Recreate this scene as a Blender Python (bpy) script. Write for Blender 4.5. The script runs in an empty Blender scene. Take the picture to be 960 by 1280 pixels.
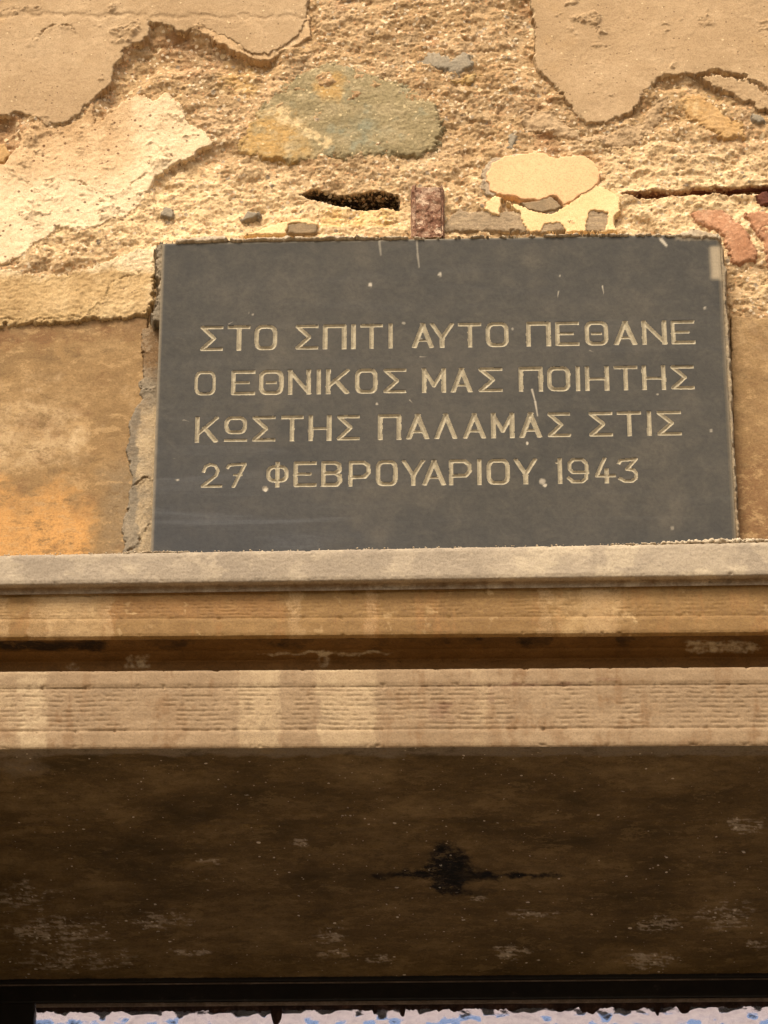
import bpy, math, random
import numpy as np
from mathutils import Matrix, Vector, Euler

SC = bpy.context.scene
COL = SC.collection
rnd = random.Random(7)

# ------------------------------------------------------------------ camera
F = 5600.0                       # focal length in photo pixels (960 x 1280)
PITCH, YAW = math.radians(34.6), math.radians(1.0)
CAM = np.array([0.0, -3.87, 1.6])
cam_data = bpy.data.cameras.new('camera')
cam_data.sensor_fit = 'VERTICAL'
cam_data.sensor_height = 36.0
cam_data.lens = F / 1280.0 * 36.0
cam_data.clip_start = 0.05
cam_data.clip_end = 500.0
cam = bpy.data.objects.new('camera', cam_data)
COL.objects.link(cam)
cam.location = CAM
cam.rotation_euler = Euler((math.pi / 2 + PITCH, 0, YAW), 'XYZ')
SC.camera = cam
RM = np.array(cam.rotation_euler.to_matrix())

# ------------------------------------------------------------------ light
SUN_EL, SUN_AZ = 56.0, -20.0     # azimuth seen from the wall: minus = from the left
world = bpy.data.worlds.new('World')
SC.world = world
world.use_nodes = True
wn = world.node_tree
wn.nodes.clear()
sky = wn.nodes.new('ShaderNodeTexSky')
sky.sky_type = 'NISHITA'
sky.sun_disc = False
sky.sun_elevation = math.radians(SUN_EL)
sky.sun_rotation = math.radians(180 - SUN_AZ)
sky.air_density = 1.0
sky.dust_density = 6.0
sky.ozone_density = 1.0
bg = wn.nodes.new('ShaderNodeBackground')
bg.inputs['Strength'].default_value = 0.10
wo = wn.nodes.new('ShaderNodeOutputWorld')
wn.links.new(sky.outputs[0], bg.inputs[0])
wn.links.new(bg.outputs[0], wo.inputs[0])

sun_data = bpy.data.lights.new('sun', 'SUN')
sun_data.energy = 1.5
sun_data.angle = math.radians(18)
sun_data.color = (1.0, 0.93, 0.82)
sun = bpy.data.objects.new('sun', sun_data)
COL.objects.link(sun)
el, az = math.radians(SUN_EL), math.radians(SUN_AZ)
sd = Vector((math.sin(az) * math.cos(el), -math.cos(az) * math.cos(el), math.sin(el)))
sun.rotation_euler = sd.to_track_quat('Z', 'Y').to_euler()

SC.view_settings.view_transform = 'Standard'
SC.view_settings.look = 'None'
SC.view_settings.exposure = 1.30
SC.view_settings.gamma = 1.0
SC.render.engine = 'CYCLES'
SC.cycles.max_bounces = 8
SC.cycles.diffuse_bounces = 4

# ------------------------------------------------------------------ rays through the photograph
def ray(px, py):
    px = np.asarray(px, float); py = np.asarray(py, float)
    v = np.stack([(px - 480) / F, (640 - py) / F, -np.ones_like(px + py)], -1)
    return v @ RM.T

def on_y(px, py, y):
    d = ray(px, py); t = (y - CAM[1]) / d[..., 1]
    return CAM[0] + t * d[..., 0], CAM[2] + t * d[..., 2]

def on_z(px, py, z):
    d = ray(px, py); t = (z - CAM[2]) / d[..., 2]
    return CAM[0] + t * d[..., 0], CAM[1] + t * d[..., 1]

def proj(x, y, z):
    p = np.stack(np.broadcast_arrays(x - CAM[0], y - CAM[1], z - CAM[2]), -1) @ RM
    return 480 - F * p[..., 0] / p[..., 2], 640 + F * p[..., 1] / p[..., 2]

# ------------------------------------------------------------------ numpy noise
_r = np.random.RandomState(3)
_perm = np.concatenate([_r.permutation(256)] * 3)
_ang = _r.rand(256) * 2 * np.pi
_gx, _gy = np.cos(_ang), np.sin(_ang)

def perlin(x, y):
    x, y = np.broadcast_arrays(np.asarray(x, float), np.asarray(y, float))
    xi = np.floor(x).astype(int); yi = np.floor(y).astype(int)
    xf = x - xi; yf = y - yi
    u = xf * xf * xf * (xf * (xf * 6 - 15) + 10); v = yf * yf * yf * (yf * (yf * 6 - 15) + 10)
    def g(a, b, fx, fy):
        h = _perm[_perm[a & 255] + (b & 255)]
        return _gx[h] * fx + _gy[h] * fy
    n00 = g(xi, yi, xf, yf); n10 = g(xi + 1, yi, xf - 1, yf)
    n01 = g(xi, yi + 1, xf, yf - 1); n11 = g(xi + 1, yi + 1, xf - 1, yf - 1)
    a = n00 + u * (n10 - n00); b = n01 + u * (n11 - n01)
    return (a + v * (b - a)) * 1.5

def fbm(x, y, size, octv=4, seed=0.0, gain=0.5, ridged=False):
    s = 0; amp = 1.0; tot = 0; f = 1.0 / size
    for i in range(octv):
        n = perlin(x * f + seed * 17.3 + i * 5.1, y * f + seed * 9.7 + i * 3.3)
        if ridged: n = 1 - 2 * np.abs(n)
        s = s + amp * n; tot += amp; amp *= gain; f *= 2.03
    return s / tot

def cells(x, y, size, seed=0):
    """distance to the nearest jittered point and a random value of that cell"""
    x = np.asarray(x) / size; y = np.asarray(y) / size
    xi = np.floor(x).astype(int); yi = np.floor(y).astype(int)
    best = np.full(x.shape, 9.0); val = np.zeros(x.shape)
    for dx in (-1, 0, 1):
        for dy in (-1, 0, 1):
            h = _perm[_perm[(xi + dx + seed * 7) & 255] + ((yi + dy) & 255)]
            h2 = _perm[h + 13]
            d = np.hypot(xi + dx + h / 255 - x, yi + dy + h2 / 255 - y)
            m = d < best
            best = np.where(m, d, best); val = np.where(m, _perm[h + 77] / 255, val)
    return best, val

def smooth(a, b, x):
    t = np.clip((x - a) / (b - a), 0, 1)
    return t * t * (3 - 2 * t)

def sdf_poly(x, y, poly):
    """signed distance, positive inside"""
    n = len(poly); d2 = np.full(x.shape, 1e9); inside = np.zeros(x.shape, bool)
    for i in range(n):
        ax, ay = poly[i]; bx, by = poly[(i + 1) % n]
        ex, ey = bx - ax, by - ay
        wx, wy = x - ax, y - ay
        t = np.clip((wx * ex + wy * ey) / (ex * ex + ey * ey + 1e-18), 0, 1)
        d2 = np.minimum(d2, (wx - ex * t) ** 2 + (wy - ey * t) ** 2)
        c = ((ay > y) != (by > y))
        with np.errstate(divide='ignore', invalid='ignore'):
            xx = (bx - ax) * (y - ay) / (by - ay + 1e-18) + ax
        inside ^= c & (x < xx)
    d = np.sqrt(d2)
    return np.where(inside, d, -d)

# ------------------------------------------------------------------ mesh helpers
def link_mesh(name, co, quads, mat, parent=None, smooth_shade=True, attrs=None):
    me = bpy.data.meshes.new(name)
    co = np.asarray(co, dtype=np.float32).reshape(-1, 3)
    quads = np.asarray(quads, dtype=np.int32)
    k = quads.shape[1]
    me.vertices.add(len(co)); me.vertices.foreach_set('co', co.ravel())
    me.loops.add(quads.size); me.loops.foreach_set('vertex_index', quads.ravel())
    me.polygons.add(len(quads))
    me.polygons.foreach_set('loop_start', np.arange(0, quads.size, k, dtype=np.int32))
    if smooth_shade:
        me.polygons.foreach_set('use_smooth', np.ones(len(quads), bool))
    for an, av in (attrs or {}).items():
        a = me.attributes.new(an, 'FLOAT', 'POINT')
        a.data.foreach_set('value', np.asarray(av, dtype=np.float32).ravel())
    me.update(calc_edges=True); me.validate()
    if mat: me.materials.append(mat)
    o = bpy.data.objects.new(name, me)
    COL.objects.link(o)
    if parent: o.parent = parent
    return o

def grid_quads(nu, nv):
    """index grid [nu][nv]"""
    i, j = np.meshgrid(np.arange(nu - 1), np.arange(nv - 1), indexing='ij')
    a = i * nv + j
    return np.stack([a, a + nv, a + nv + 1, a + 1], -1).reshape(-1, 4)

def keep(co, quads, mask_q, attrs=None):
    q = quads[mask_q]
    used = np.unique(q)
    m = np.full(len(co), -1); m[used] = np.arange(len(used))
    return co[used], m[q], {k: v.ravel()[used] for k, v in (attrs or {}).items()}

def tag(o, label=None, cat=None, group=None, kind=None):
    if label: o['label'] = label
    if cat: o['category'] = cat
    if group: o['group'] = group
    if kind: o['kind'] = kind
    return o

def empty(name, loc, label, cat, group=None):
    e = bpy.data.objects.new(name, None)
    COL.objects.link(e)
    e.location = loc
    e.empty_display_size = 0.05
    return tag(e, label, cat, group)

def adopt(o, parent):
    o.parent = parent
    o.matrix_parent_inverse = Matrix.Translation(-Vector(parent.location))
    return o

def boxes(name, blist, mat, parent=None, bevel=0.0):
    import bmesh
    bm = bmesh.new()
    for (x0, x1, y0, y1, z0, z1) in blist:
        vs = [bm.verts.new((x, y, z)) for x in (x0, x1) for y in (y0, y1) for z in (z0, z1)]
        for f in ((0, 1, 3, 2), (4, 6, 7, 5), (0, 4, 5, 1), (2, 3, 7, 6), (0, 2, 6, 4), (1, 5, 7, 3)):
            bm.faces.new([vs[k] for k in f])
    if bevel:
        bmesh.ops.bevel(bm, geom=bm.edges[:], offset=bevel, segments=2, affect='EDGES', profile=0.6)
    bmesh.ops.recalc_face_normals(bm, faces=bm.faces[:])
    me = bpy.data.meshes.new(name); bm.to_mesh(me); bm.free()
    if mat: me.materials.append(mat)
    o = bpy.data.objects.new(name, me); COL.objects.link(o)
    if parent: adopt(o, parent)
    return o

# ------------------------------------------------------------------ materials
KA = 0.80
def lin(c):
    c = c / 255.0
    return c / 12.92 if c <= 0.04045 else ((c + 0.055) / 1.055) ** 2.4
def A(r, g, b, k=1.0):
    return (lin(r) * KA * k, lin(g) * KA * k, lin(b) * KA * k, 1)

class NT:
    def __init__(s, name):
        s.m = bpy.data.materials.new(name); s.m.use_nodes = True
        s.t = s.m.node_tree; s.t.nodes.clear()
        s.out = s.n('ShaderNodeOutputMaterial')
        s.co = s.n('ShaderNodeTexCoord').outputs['Object']
    def n(s, k, **kw):
        x = s.t.nodes.new(k)
        for a, b in kw.items(): setattr(x, a, b)
        return x
    def l(s, a, b): s.t.links.new(a, b)
    def mapping(s, scale):
        mp = s.n('ShaderNodeMapping'); s.l(s.co, mp.inputs[0]); mp.inputs['Scale'].default_value = scale
        return mp.outputs[0]
    def noise(s, scale, detail=6, rough=0.6, stretch=None, dist=0.0):
        x = s.n('ShaderNodeTexNoise'); x.inputs['Scale'].default_value = scale
        x.inputs['Detail'].default_value = detail; x.inputs['Roughness'].default_value = rough
        x.inputs['Distortion'].default_value = dist
        s.l(s.mapping(stretch) if stretch else s.co, x.inputs['Vector'])
        return x.outputs['Fac']
    def ramp(s, fac, stops, mode='LINEAR'):
        r = s.n('ShaderNodeValToRGB'); s.l(fac, r.inputs[0]); cr = r.color_ramp; cr.interpolation = mode
        while len(cr.elements) < len(stops): cr.elements.new(0.5)
        for e, (p, c) in zip(cr.elements, stops):
            e.position = p; e.color = c if len(c) == 4 else (*c, 1)
        return r.outputs[0]
    def step(s, fac, a, b):
        m = s.n('ShaderNodeMapRange'); m.interpolation_type = 'SMOOTHSTEP'
        s.l(fac, m.inputs['Value']); m.inputs['From Min'].default_value = a; m.inputs['From Max'].default_value = b
        return m.outputs['Result']
    def math(s, op, a, b=None):
        m = s.n('ShaderNodeMath', operation=op)
        for i, v in enumerate((a, b)):
            if v is None: continue
            if isinstance(v, (int, float)): m.inputs[i].default_value = v
            else: s.l(v, m.inputs[i])
        return m.outputs[0]
    def mix(s, fac, a, b, mode='MIX'):
        m = s.n('ShaderNodeMix', data_type='RGBA', blend_type=mode)
        for sock, v in ((m.inputs[0], fac), (m.inputs[6], a), (m.inputs[7], b)):
            if isinstance(v, (int, float)): sock.default_value = v
            elif isinstance(v, tuple): sock.default_value = v
            else: s.l(v, sock)
        return m.outputs[2]
    def attr(s, name):
        a = s.n('ShaderNodeAttribute'); a.attribute_name = name
        return a.outputs['Fac']
    def bump(s, h, dist, strength=1.0, normal=None):
        b = s.n('ShaderNodeBump'); s.l(h, b.inputs['Height']); b.inputs['Distance'].default_value = dist
        b.inputs['Strength'].default_value = strength
        if normal: s.l(normal, b.inputs['Normal'])
        return b.outputs[0]
    def finish(s, col, rough=0.9, normal=None, spec=0.3, metallic=0.0):
        p = s.n('ShaderNodeBsdfPrincipled')
        if isinstance(col, tuple): p.inputs['Base Color'].default_value = col
        else: s.l(col, p.inputs['Base Color'])
        if isinstance(rough, (int, float)): p.inputs['Roughness'].default_value = rough
        else: s.l(rough, p.inputs['Roughness'])
        p.inputs['Specular IOR Level'].default_value = spec
        p.inputs['Metallic'].default_value = metallic
        if normal: s.l(normal, p.inputs['Normal'])
        s.l(p.outputs[0], s.out.inputs[0])
        return s.m

def masonry(name, dark, mid, light, big=9, small=70, grain=500, bumpd=0.0008, attrs=(), specks=None, rough=0.95, streak=None, crisp=0.30):
    """layered mottled mineral surface; attrs = [(attribute, colour, noise_scale)] are stains, washes and painted shade"""
    t = NT(name)
    n1 = t.noise(big, 5, 0.6, streak)
    c = t.ramp(n1, [(0.3, dark), (0.5, mid), (0.7, light)])
    n2 = t.noise(small, 8, 0.7, streak)
    c = t.mix(t.step(n2, 0.38, 0.66), t.mix(0.42, c, dark), c)
    c = t.mix(t.math('MULTIPLY', t.step(n2, 0.58, 0.72), 0.5), c, light)
    for (an, colr, ns) in attrs:
        nn = t.noise(ns, 7, 0.7)
        f = t.math('ADD', t.attr(an), t.math('MULTIPLY', t.math('SUBTRACT', nn, 0.5), 1.7))
        f = t.math('MULTIPLY', t.step(f, 0.1, 1.05), t.step(t.attr(an), 0.02, 0.45))
        c = t.mix(f, c, colr)
    if crisp:
        n4 = t.noise(small * 1.3, 12, 0.82, streak, 0.3); n5 = t.noise(small * 0.45, 12, 0.80, streak, 0.2)
        c = t.mix(t.math('MULTIPLY', t.step(n4, 0.55, 0.60), crisp), c, light)
        c = t.mix(t.math('MULTIPLY', t.step(n4, 0.46, 0.41), crisp), c, dark)
        c = t.mix(t.math('MULTIPLY', t.step(n5, 0.54, 0.59), crisp * 1.1), c, tuple(min(1, v * 1.12) for v in light[:3]) + (1,))
        c = t.mix(t.math('MULTIPLY', t.step(n5, 0.45, 0.40), crisp * 1.2), c, tuple(v * 0.80 for v in dark[:3]) + (1,))
    n3 = t.noise(grain, 3, 0.7)
    c = t.mix(1.0, c, t.ramp(n3, [(0.3, (0.72, 0.70, 0.68)), (0.55, (1, 1, 1)), (0.75, (1.0, 1.0, 1.0))]), 'MULTIPLY')
    if specks:
        for (sc, thr, colr) in specks:
            v = t.n('ShaderNodeTexVoronoi'); v.inputs['Scale'].default_value = sc; t.l(t.co, v.inputs['Vector'])
            w = t.n('ShaderNodeTexWhiteNoise'); t.l(v.outputs['Position'], w.inputs['Vector'])
            on = t.math('GREATER_THAN', w.outputs['Value'], 0.55)
            nn = t.noise(sc * 2.2, 2, 0.5)
            rr = t.math('MULTIPLY', w.outputs['Value'], thr)
            dd = t.math('ADD', v.outputs['Distance'], t.math('MULTIPLY', t.math('SUBTRACT', nn, 0.5), 0.25))
            f = t.math('MULTIPLY', t.math('LESS_THAN', dd, rr), on)
            c = t.mix(t.math('MULTIPLY', f, 0.8), c, colr)
    h = t.math('ADD', t.math('MULTIPLY', t.noise(small * 2.5, 6, 0.7), 1.0), t.math('MULTIPLY', n3, 0.4))
    return t.finish(c, rough, t.bump(h, bumpd), 0.25)

M = {}
M['mortar'] = masonry('lime_mortar', A(170, 134, 88), A(194, 158, 108), A(214, 179, 132), 14, 110, 420, 0.0009, crisp=0.5,
    attrs=[('pit', A(150, 108, 66), 60), ('brown', A(164, 122, 80), 30), ('grey', A(178, 148, 106), 40), ('pale', A(244, 208, 152), 50), ('red', A(120, 62, 38), 90), ('ochre', A(222, 176, 100), 40), ('soot_shade', A(50, 34, 22, .4), 90)],
    specks=[(170, 0.40, A(238, 212, 170)), (150, 0.27, A(140, 108, 76)), (230, 0.40, A(212, 160, 108)), (90, 0.28, A(230, 200, 150)), (75, 0.22, A(150, 132, 106))])
M['plaster'] = masonry('old_plaster', A(174, 142, 100), A(190, 157, 113), A(204, 172, 128), 7, 45, 600, 0.0009,
    attrs=[('pale', A(240, 208, 158), 30), ('ochre', A(208, 164, 102), 25)], specks=[(150, 0.18, A(120, 92, 62)), (110, 0.13, A(225, 196, 146))])
M['plaster_pale'] = masonry('whitewashed_plaster', A(212, 174, 124), A(224, 188, 138), A(238, 204, 154), 10, 60, 600, 0.0009,
    attrs=[('pale', A(246, 216, 168), 30), ('ochre', A(196, 156, 106), 20)], specks=[(135, 0.24, A(110, 72, 44)), (200, 0.16, A(140, 100, 64))])
M['plaster_ledge'] = masonry('ledge_plaster', A(172, 138, 88), A(196, 162, 108), A(212, 180, 128), 16, 80, 500, 0.0012,
    attrs=[('pale', A(240, 212, 164), 40)], specks=[(120, 0.15, A(120, 90, 60))])
M['panel'] = masonry('stained_render', A(136, 106, 66), A(158, 124, 78), A(178, 144, 96), 12, 60, 450, 0.0007, crisp=0.55,
    attrs=[('grey', A(140, 116, 82), 30), ('pale', A(206, 174, 126), 75), ('orange', A(204, 150, 84), 60), ('deep', A(134, 98, 60), 60)], streak=(1, 1, 1.8))
M['fill_grey'] = masonry('cement_fill', A(120, 108, 88), A(146, 130, 104), A(172, 152, 120), 25, 110, 500, 0.0012,
    attrs=[('pale', A(196, 170, 128), 60), ('brown', A(128, 98, 62), 40)])
M['fill_pale'] = masonry('lime_bead', A(176, 152, 118), A(206, 184, 148), A(226, 206, 170), 30, 120, 500, 0.0010)
M['stone_green'] = masonry('schist_stone', A(142, 124, 84), A(166, 146, 102), A(190, 168, 124), 26, 60, 350, 0.0016, crisp=0.5,
    attrs=[('ochre', A(200, 158, 92), 50), ('pale', A(228, 196, 140), 70), ('blue', A(150, 144, 112), 60)], specks=[(150, 0.25, A(216, 190, 138))], streak=(1, 1, 1.8))
M['stone_blue'] = masonry('blue_grey_stone', A(146, 132, 106), A(164, 148, 120), A(182, 162, 128), 25, 70, 350, 0.0008)
M['stone_ochre'] = masonry('ochre_stone', A(184, 142, 88), A(204, 160, 98), A(216, 176, 120), 25, 80, 350, 0.0010, attrs=[('pale', A(224, 190, 134), 50)])
M['brick'] = masonry('clay_brick', A(176, 122, 82), A(196, 142, 100), A(212, 166, 124), 30, 90, 450, 0.0008, crisp=0.5)
M['peach'] = masonry('peach_paint', A(242, 188, 132), A(246, 193, 136), A(250, 198, 142), 12, 60, 600, 0.0003)
M['peach_light'] = masonry('pale_yellow_paint', A(244, 200, 138), A(250, 210, 148), A(253, 217, 158), 14, 60, 600, 0.0004)
M['chip_grey'] = masonry('grey_undercoat', A(150, 128, 96), A(174, 148, 112), A(196, 168, 126), 30, 120, 500, 0.0010, crisp=0.6, streak=(1, 1, 3))
M['chip_dark'] = masonry('dark_undercoat', A(140, 118, 86), A(158, 132, 96), A(172, 144, 104), 30, 120, 500, 0.0004)
M['rust'] = masonry('rusty_iron', A(120, 78, 54), A(164, 120, 88), A(216, 184, 148), 60, 150, 400, 0.0014, crisp=0.9)
M['rust_dark'] = masonry('dark_rust', A(76, 38, 24), A(104, 56, 36), A(140, 86, 56), 60, 200, 600, 0.0010)

def marble(name, base, attrs=(), rough=0.75, streak=(1, 1, 2.0), bumpd=0.0004, **kw):
    d, m_, l_ = base
    return masonry(name, d, m_, l_, 10, 55, 500, bumpd, attrs=attrs, rough=rough, streak=streak, **kw)
M['m_top'] = marble('weathered_marble', (A(150, 132, 106), A(166, 147, 118), A(182, 162, 131)), [('pale', A(194, 173, 138), 25), ('fascia_shade', A(120, 92, 60), 60)])
M['m_upper'] = marble('honey_marble', (A(122, 88, 40), A(142, 106, 54), A(158, 122, 70)), [('deep', A(146, 104, 52), 22), ('pale', A(184, 150, 98), 70), ('fascia_shade', A(90, 60, 30), 40), ('block', A(176, 142, 94), 900)])
M['m_lower'] = marble('tan_marble', (A(140, 112, 76), A(155, 126, 88), A(168, 140, 102)), [('deep', A(132, 98, 58), 45), ('pale', A(190, 163, 120), 90), ('stain', A(116, 78, 48), 50), ('block', A(176, 148, 106), 900)])
M['m_recess'] = marble('sooty_marble', (A(110, 78, 36, .9), A(126, 90, 44, .9), A(140, 104, 58, .9)), [('pale', A(205, 190, 160), 80), ('soot_shade', A(44, 32, 22), 40)])
M['m_soffit'] = marble('brown_soffit', (A(80, 64, 34), A(126, 102, 62), A(160, 134, 90)), [('soot_shade', A(10, 9, 8), 60), ('grey', A(200, 184, 158), 60), ('arris', A(150, 134, 110), 30), ('fleck', A(252, 242, 220), 400)], rough=0.8, streak=(0.8, 1.35, 1), crisp=0.35, specks=[(60, 0.09, A(250, 236, 210)), (130, 0.11, A(226, 208, 178))])

# ------------------------------------------------------------------ the wall surface
def PXZ(poly, y):
    a = np.array(poly, float); x, z = on_y(a[:, 0], a[:, 1], y)
    return np.stack([x, z], -1)

CAVITY = PXZ([(374, 241), (395, 239), (430, 241), (470, 238), (499, 243), (499, 261), (480, 257), (455, 259), (430, 256), (405, 252), (388, 247)], 0.0)
CRACK = PXZ([(778, 243), (800, 237), (840, 238), (870, 234), (905, 234), (935, 231), (1010, 229), (1010, 240), (960, 240), (930, 239), (900, 241), (860, 242), (830, 244), (800, 246)], 0.0)
HOLLOWS = [([(150, 80), (165, 62), (190, 32), (230, 42), (300, 66), (340, 78), (330, 90), (260, 80), (200, 80), (160, 115), (130, 140), (128, 120)], 0.010),
           ([(205, 212), (250, 188), (285, 182), (300, 190), (270, 200), (230, 225), (195, 245), (185, 240)], 0.0055),
           ([(830, 98), (870, 96), (900, 92), (960, 116), (960, 135), (900, 125), (860, 108), (830, 108)], 0.006),
           ([(0, 150), (15, 150), (24, 165), (14, 195), (0, 200), (-30, 200), (-30, 150)], 0.010),
           ([(660, 0), (670, 60), (668, 80), (640, 60), (640, 0)], 0.004)]
HOLLOWS = [(PXZ(p, 0), d) for p, d in HOLLOWS]

def wall_y(x, z, full=False):
    """y of the exposed mortar at (x, z); negative is towards the street"""
    wx = x + 0.004 * fbm(x, z, 0.020, 4, 61, 0.7); wz = z + 0.004 * fbm(x, z, 0.020, 4, 62, 0.7)
    amp = 0.12 + 0.85 * smooth(-0.25, 0.35, fbm(x, z, 0.060, 3, 63))
    h = 0.0058 * fbm(x, z, 0.075, 3, 1) + 0.0016 * smooth(-0.1, 0.25, fbm(wx, wz * 1.4, 0.055, 4, 64))
    h = h + amp * 0.0032 * fbm(wx, wz * 1.5, 0.036, 6, 2, 0.62)
    rg = fbm(wx, wz * 1.7, 0.018, 5, 3, 0.66, True)
    h = h + amp * 0.0009 * rg
    h = h + 0.0005 * fbm(x, z * 1.2, 0.0042, 2, 4, 0.8)
    d1, v1 = cells(wx, wz, 0.0085)
    h = h + np.where(v1 > 0.72, np.clip(0.40 - d1, 0, 1) * 0.004, 0)
    d2, v2 = cells(wx + 0.006 * fbm(x, z, 0.03, 2, 5), wz, 0.030, 3)
    h = h + np.where(v2 > 0.65, smooth(0.45, 0.30, d2) * 0.0022, 0)
    # sharp little steps where flakes broke off
    st = fbm(wx * 0.9, wz * 1.6, 0.026, 6, 12, 0.68)
    h = h + 0.0010 * (smooth(0.02, 0.04, st) - 0.5) + 0.0013 * smooth(0.20, 0.22, st) - 0.0020 * smooth(-0.20, -0.23, st)
    y = 0.0035 - h
    for p, d in HOLLOWS:
        y = y + d * smooth(-0.012, 0.008, sdf_poly(x, z, p))
    dc = sdf_poly(x, z, CAVITY) + 0.003 * fbm(x, z, 0.008, 4, 21, 0.7)
    y = y + 0.075 * smooth(-0.0008, 0.0045, dc)
    dk = sdf_poly(x, z, CRACK) + 0.0026 * fbm(x, z, 0.010, 4, 22, 0.7)
    y = y + 0.022 * smooth(-0.0012, 0.0022, dk)
    if full:
        return y, h, dc, dk, rg, st
    return y

# door opening and levels read from the photograph
Y_TOP, Y_UP, Y_LOW = -0.160, -0.148, -0.150      # fronts of the three members
def zline(row0, row1, y):
    """height of a horizontal arris at photo x=0 and x=960, as a line z = a + b x"""
    x0, z0 = on_y(0, row0, y); x1, z1 = on_y(960, row1, y)
    b = (z1 - z0) / (x1 - x0)
    return float(z0 - b * x0), float(b)
Z_SOF = zline(936, 931.5, Y_LOW)
Z_SOFFIT = Z_SOF[0]
Y_FRAME = float(on_z(480, 1221, Z_SOFFIT + 0.003)[1])
OX0 = float(on_y(-40, 1240, Y_FRAME)[0]); OX1 = OX0 + 1.30      # opening
print('soffit z', Z_SOFFIT, 'frame y', Y_FRAME, 'opening', OX0, OX1)
ZTOP = 7.2

def axis(a, b, fine, lo, hi, growth=1.12, maxstep=0.12):
    pts = list(np.arange(a, b, fine))
    s = fine; p = b; up = []
    while p < hi: up.append(p); s = min(s * growth, maxstep); p += s
    up.append(hi)
    s = fine; p = a; dn = []
    while True:
        s = min(s * growth, maxstep); p -= s
        if p <= lo: break
        dn.append(p)
    dn.append(lo)
    return np.array(dn[::-1] + pts + up)

wall = empty('house_wall', (0, 0, 0), 'old rubble stone house wall with peeling plaster around and above the grey plaque', 'wall')
xa, _ = on_y(-22, 300, 0.0); xb, _ = on_y(984, 300, 0.0)
_, zt = on_y(480, -24, 0.0); _, zb = on_y(480, 712, 0.0)
XS = axis(float(xa), float(xb), 0.00125, -3.0, 3.2)
ZS = axis(float(zb), float(zt), 0.00125, 0.0, ZTOP)
X, Z = np.meshgrid(XS, ZS, indexing='ij')
Yw, Hh, DC, DK, RG, ST = wall_y(X, Z, True)
PX, PY = proj(X, np.zeros_like(X), Z)
pit = smooth(0.0, -0.6, RG) * 0.30 + smooth(-0.16, -0.2, ST) * 0.3
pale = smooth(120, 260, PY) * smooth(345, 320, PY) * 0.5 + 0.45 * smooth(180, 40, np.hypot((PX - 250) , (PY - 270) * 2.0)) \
     + 0.5 * smooth(90, 20, np.hypot((PX - 440) * 0.7, (PY - 275) * 2)) + 0.35 * smooth(200, 60, np.hypot((PX - 860), (PY - 230) * 1.6))  # paler lower mortar: partly its own tone, partly bounced light put into the colour
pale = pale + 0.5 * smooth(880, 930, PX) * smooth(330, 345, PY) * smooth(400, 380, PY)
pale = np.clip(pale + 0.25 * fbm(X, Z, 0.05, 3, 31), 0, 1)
red = smooth(-0.003, 0.001, DK)
soot_shade = smooth(-0.0012, 0.0003, DC) * 1.3  # shade inside the hole, painted into the mortar colour
ochre = 0.5 * smooth(60, 10, np.hypot((PX - 300), PY - 95)) + 0.4 * smooth(50, 10, np.hypot((PX - 880) * 0.6, PY - 130)) \
      + 0.7 * smooth(10, 0, np.hypot(np.clip(np.abs(PX - 450) - 45, 0, 999), np.clip(np.abs(PY - 272) - 8, 0, 999)))
brown = smooth(0.05, 0.35, fbm(X, Z, 0.09, 3, 33)) * 0.7 * smooth(260, 180, PY)
greyw = smooth(0.0, 0.35, fbm(X, Z, 0.07, 3, 34)) * 0.6
co = np.stack([X, Yw, Z], -1).reshape(-1, 3)
q = grid_quads(len(XS), len(ZS))
cx = (XS[:-1] + XS[1:]) / 2; cz = (ZS[:-1] + ZS[1:]) / 2
CX, CZ = np.meshgrid(cx, cz, indexing='ij')
cpx, cpy = proj(CX, np.zeros_like(CX), CZ)
hide = (cpx > 235) & (cpx < 875) & (cpy > 320) & (cpy < 640)          # nothing there but the back of the plaque
opening = (CX > OX0) & (CX < OX1) & (CZ < Z_SOFFIT - 0.002)
co2, q2, at = keep(co, q, ~(hide | opening).ravel(), dict(pit=pit, soot_shade=soot_shade, pale=pale, red=red, ochre=ochre, brown=brown, grey=greyw))
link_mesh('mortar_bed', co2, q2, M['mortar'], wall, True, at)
boxes('masonry_core', [(-3.0, OX0 - 0.002, 0.10, Y_FRAME + 0.055, 0, Z_SOFFIT + 0.25), (OX1 + 0.002, 3.2, 0.10, Y_FRAME + 0.055, 0, Z_SOFFIT + 0.25),
                       (-3.0, 3.2, 0.10, Y_FRAME + 0.055, Z_SOFFIT + 0.252, ZTOP - 0.01)], M['mortar'], wall)
boxes('wall_coping', [(-3.04, 3.24, -0.03, Y_FRAME + 0.08, ZTOP, ZTOP + 0.08)], M['fill_grey'], wall, 0.004)

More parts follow.
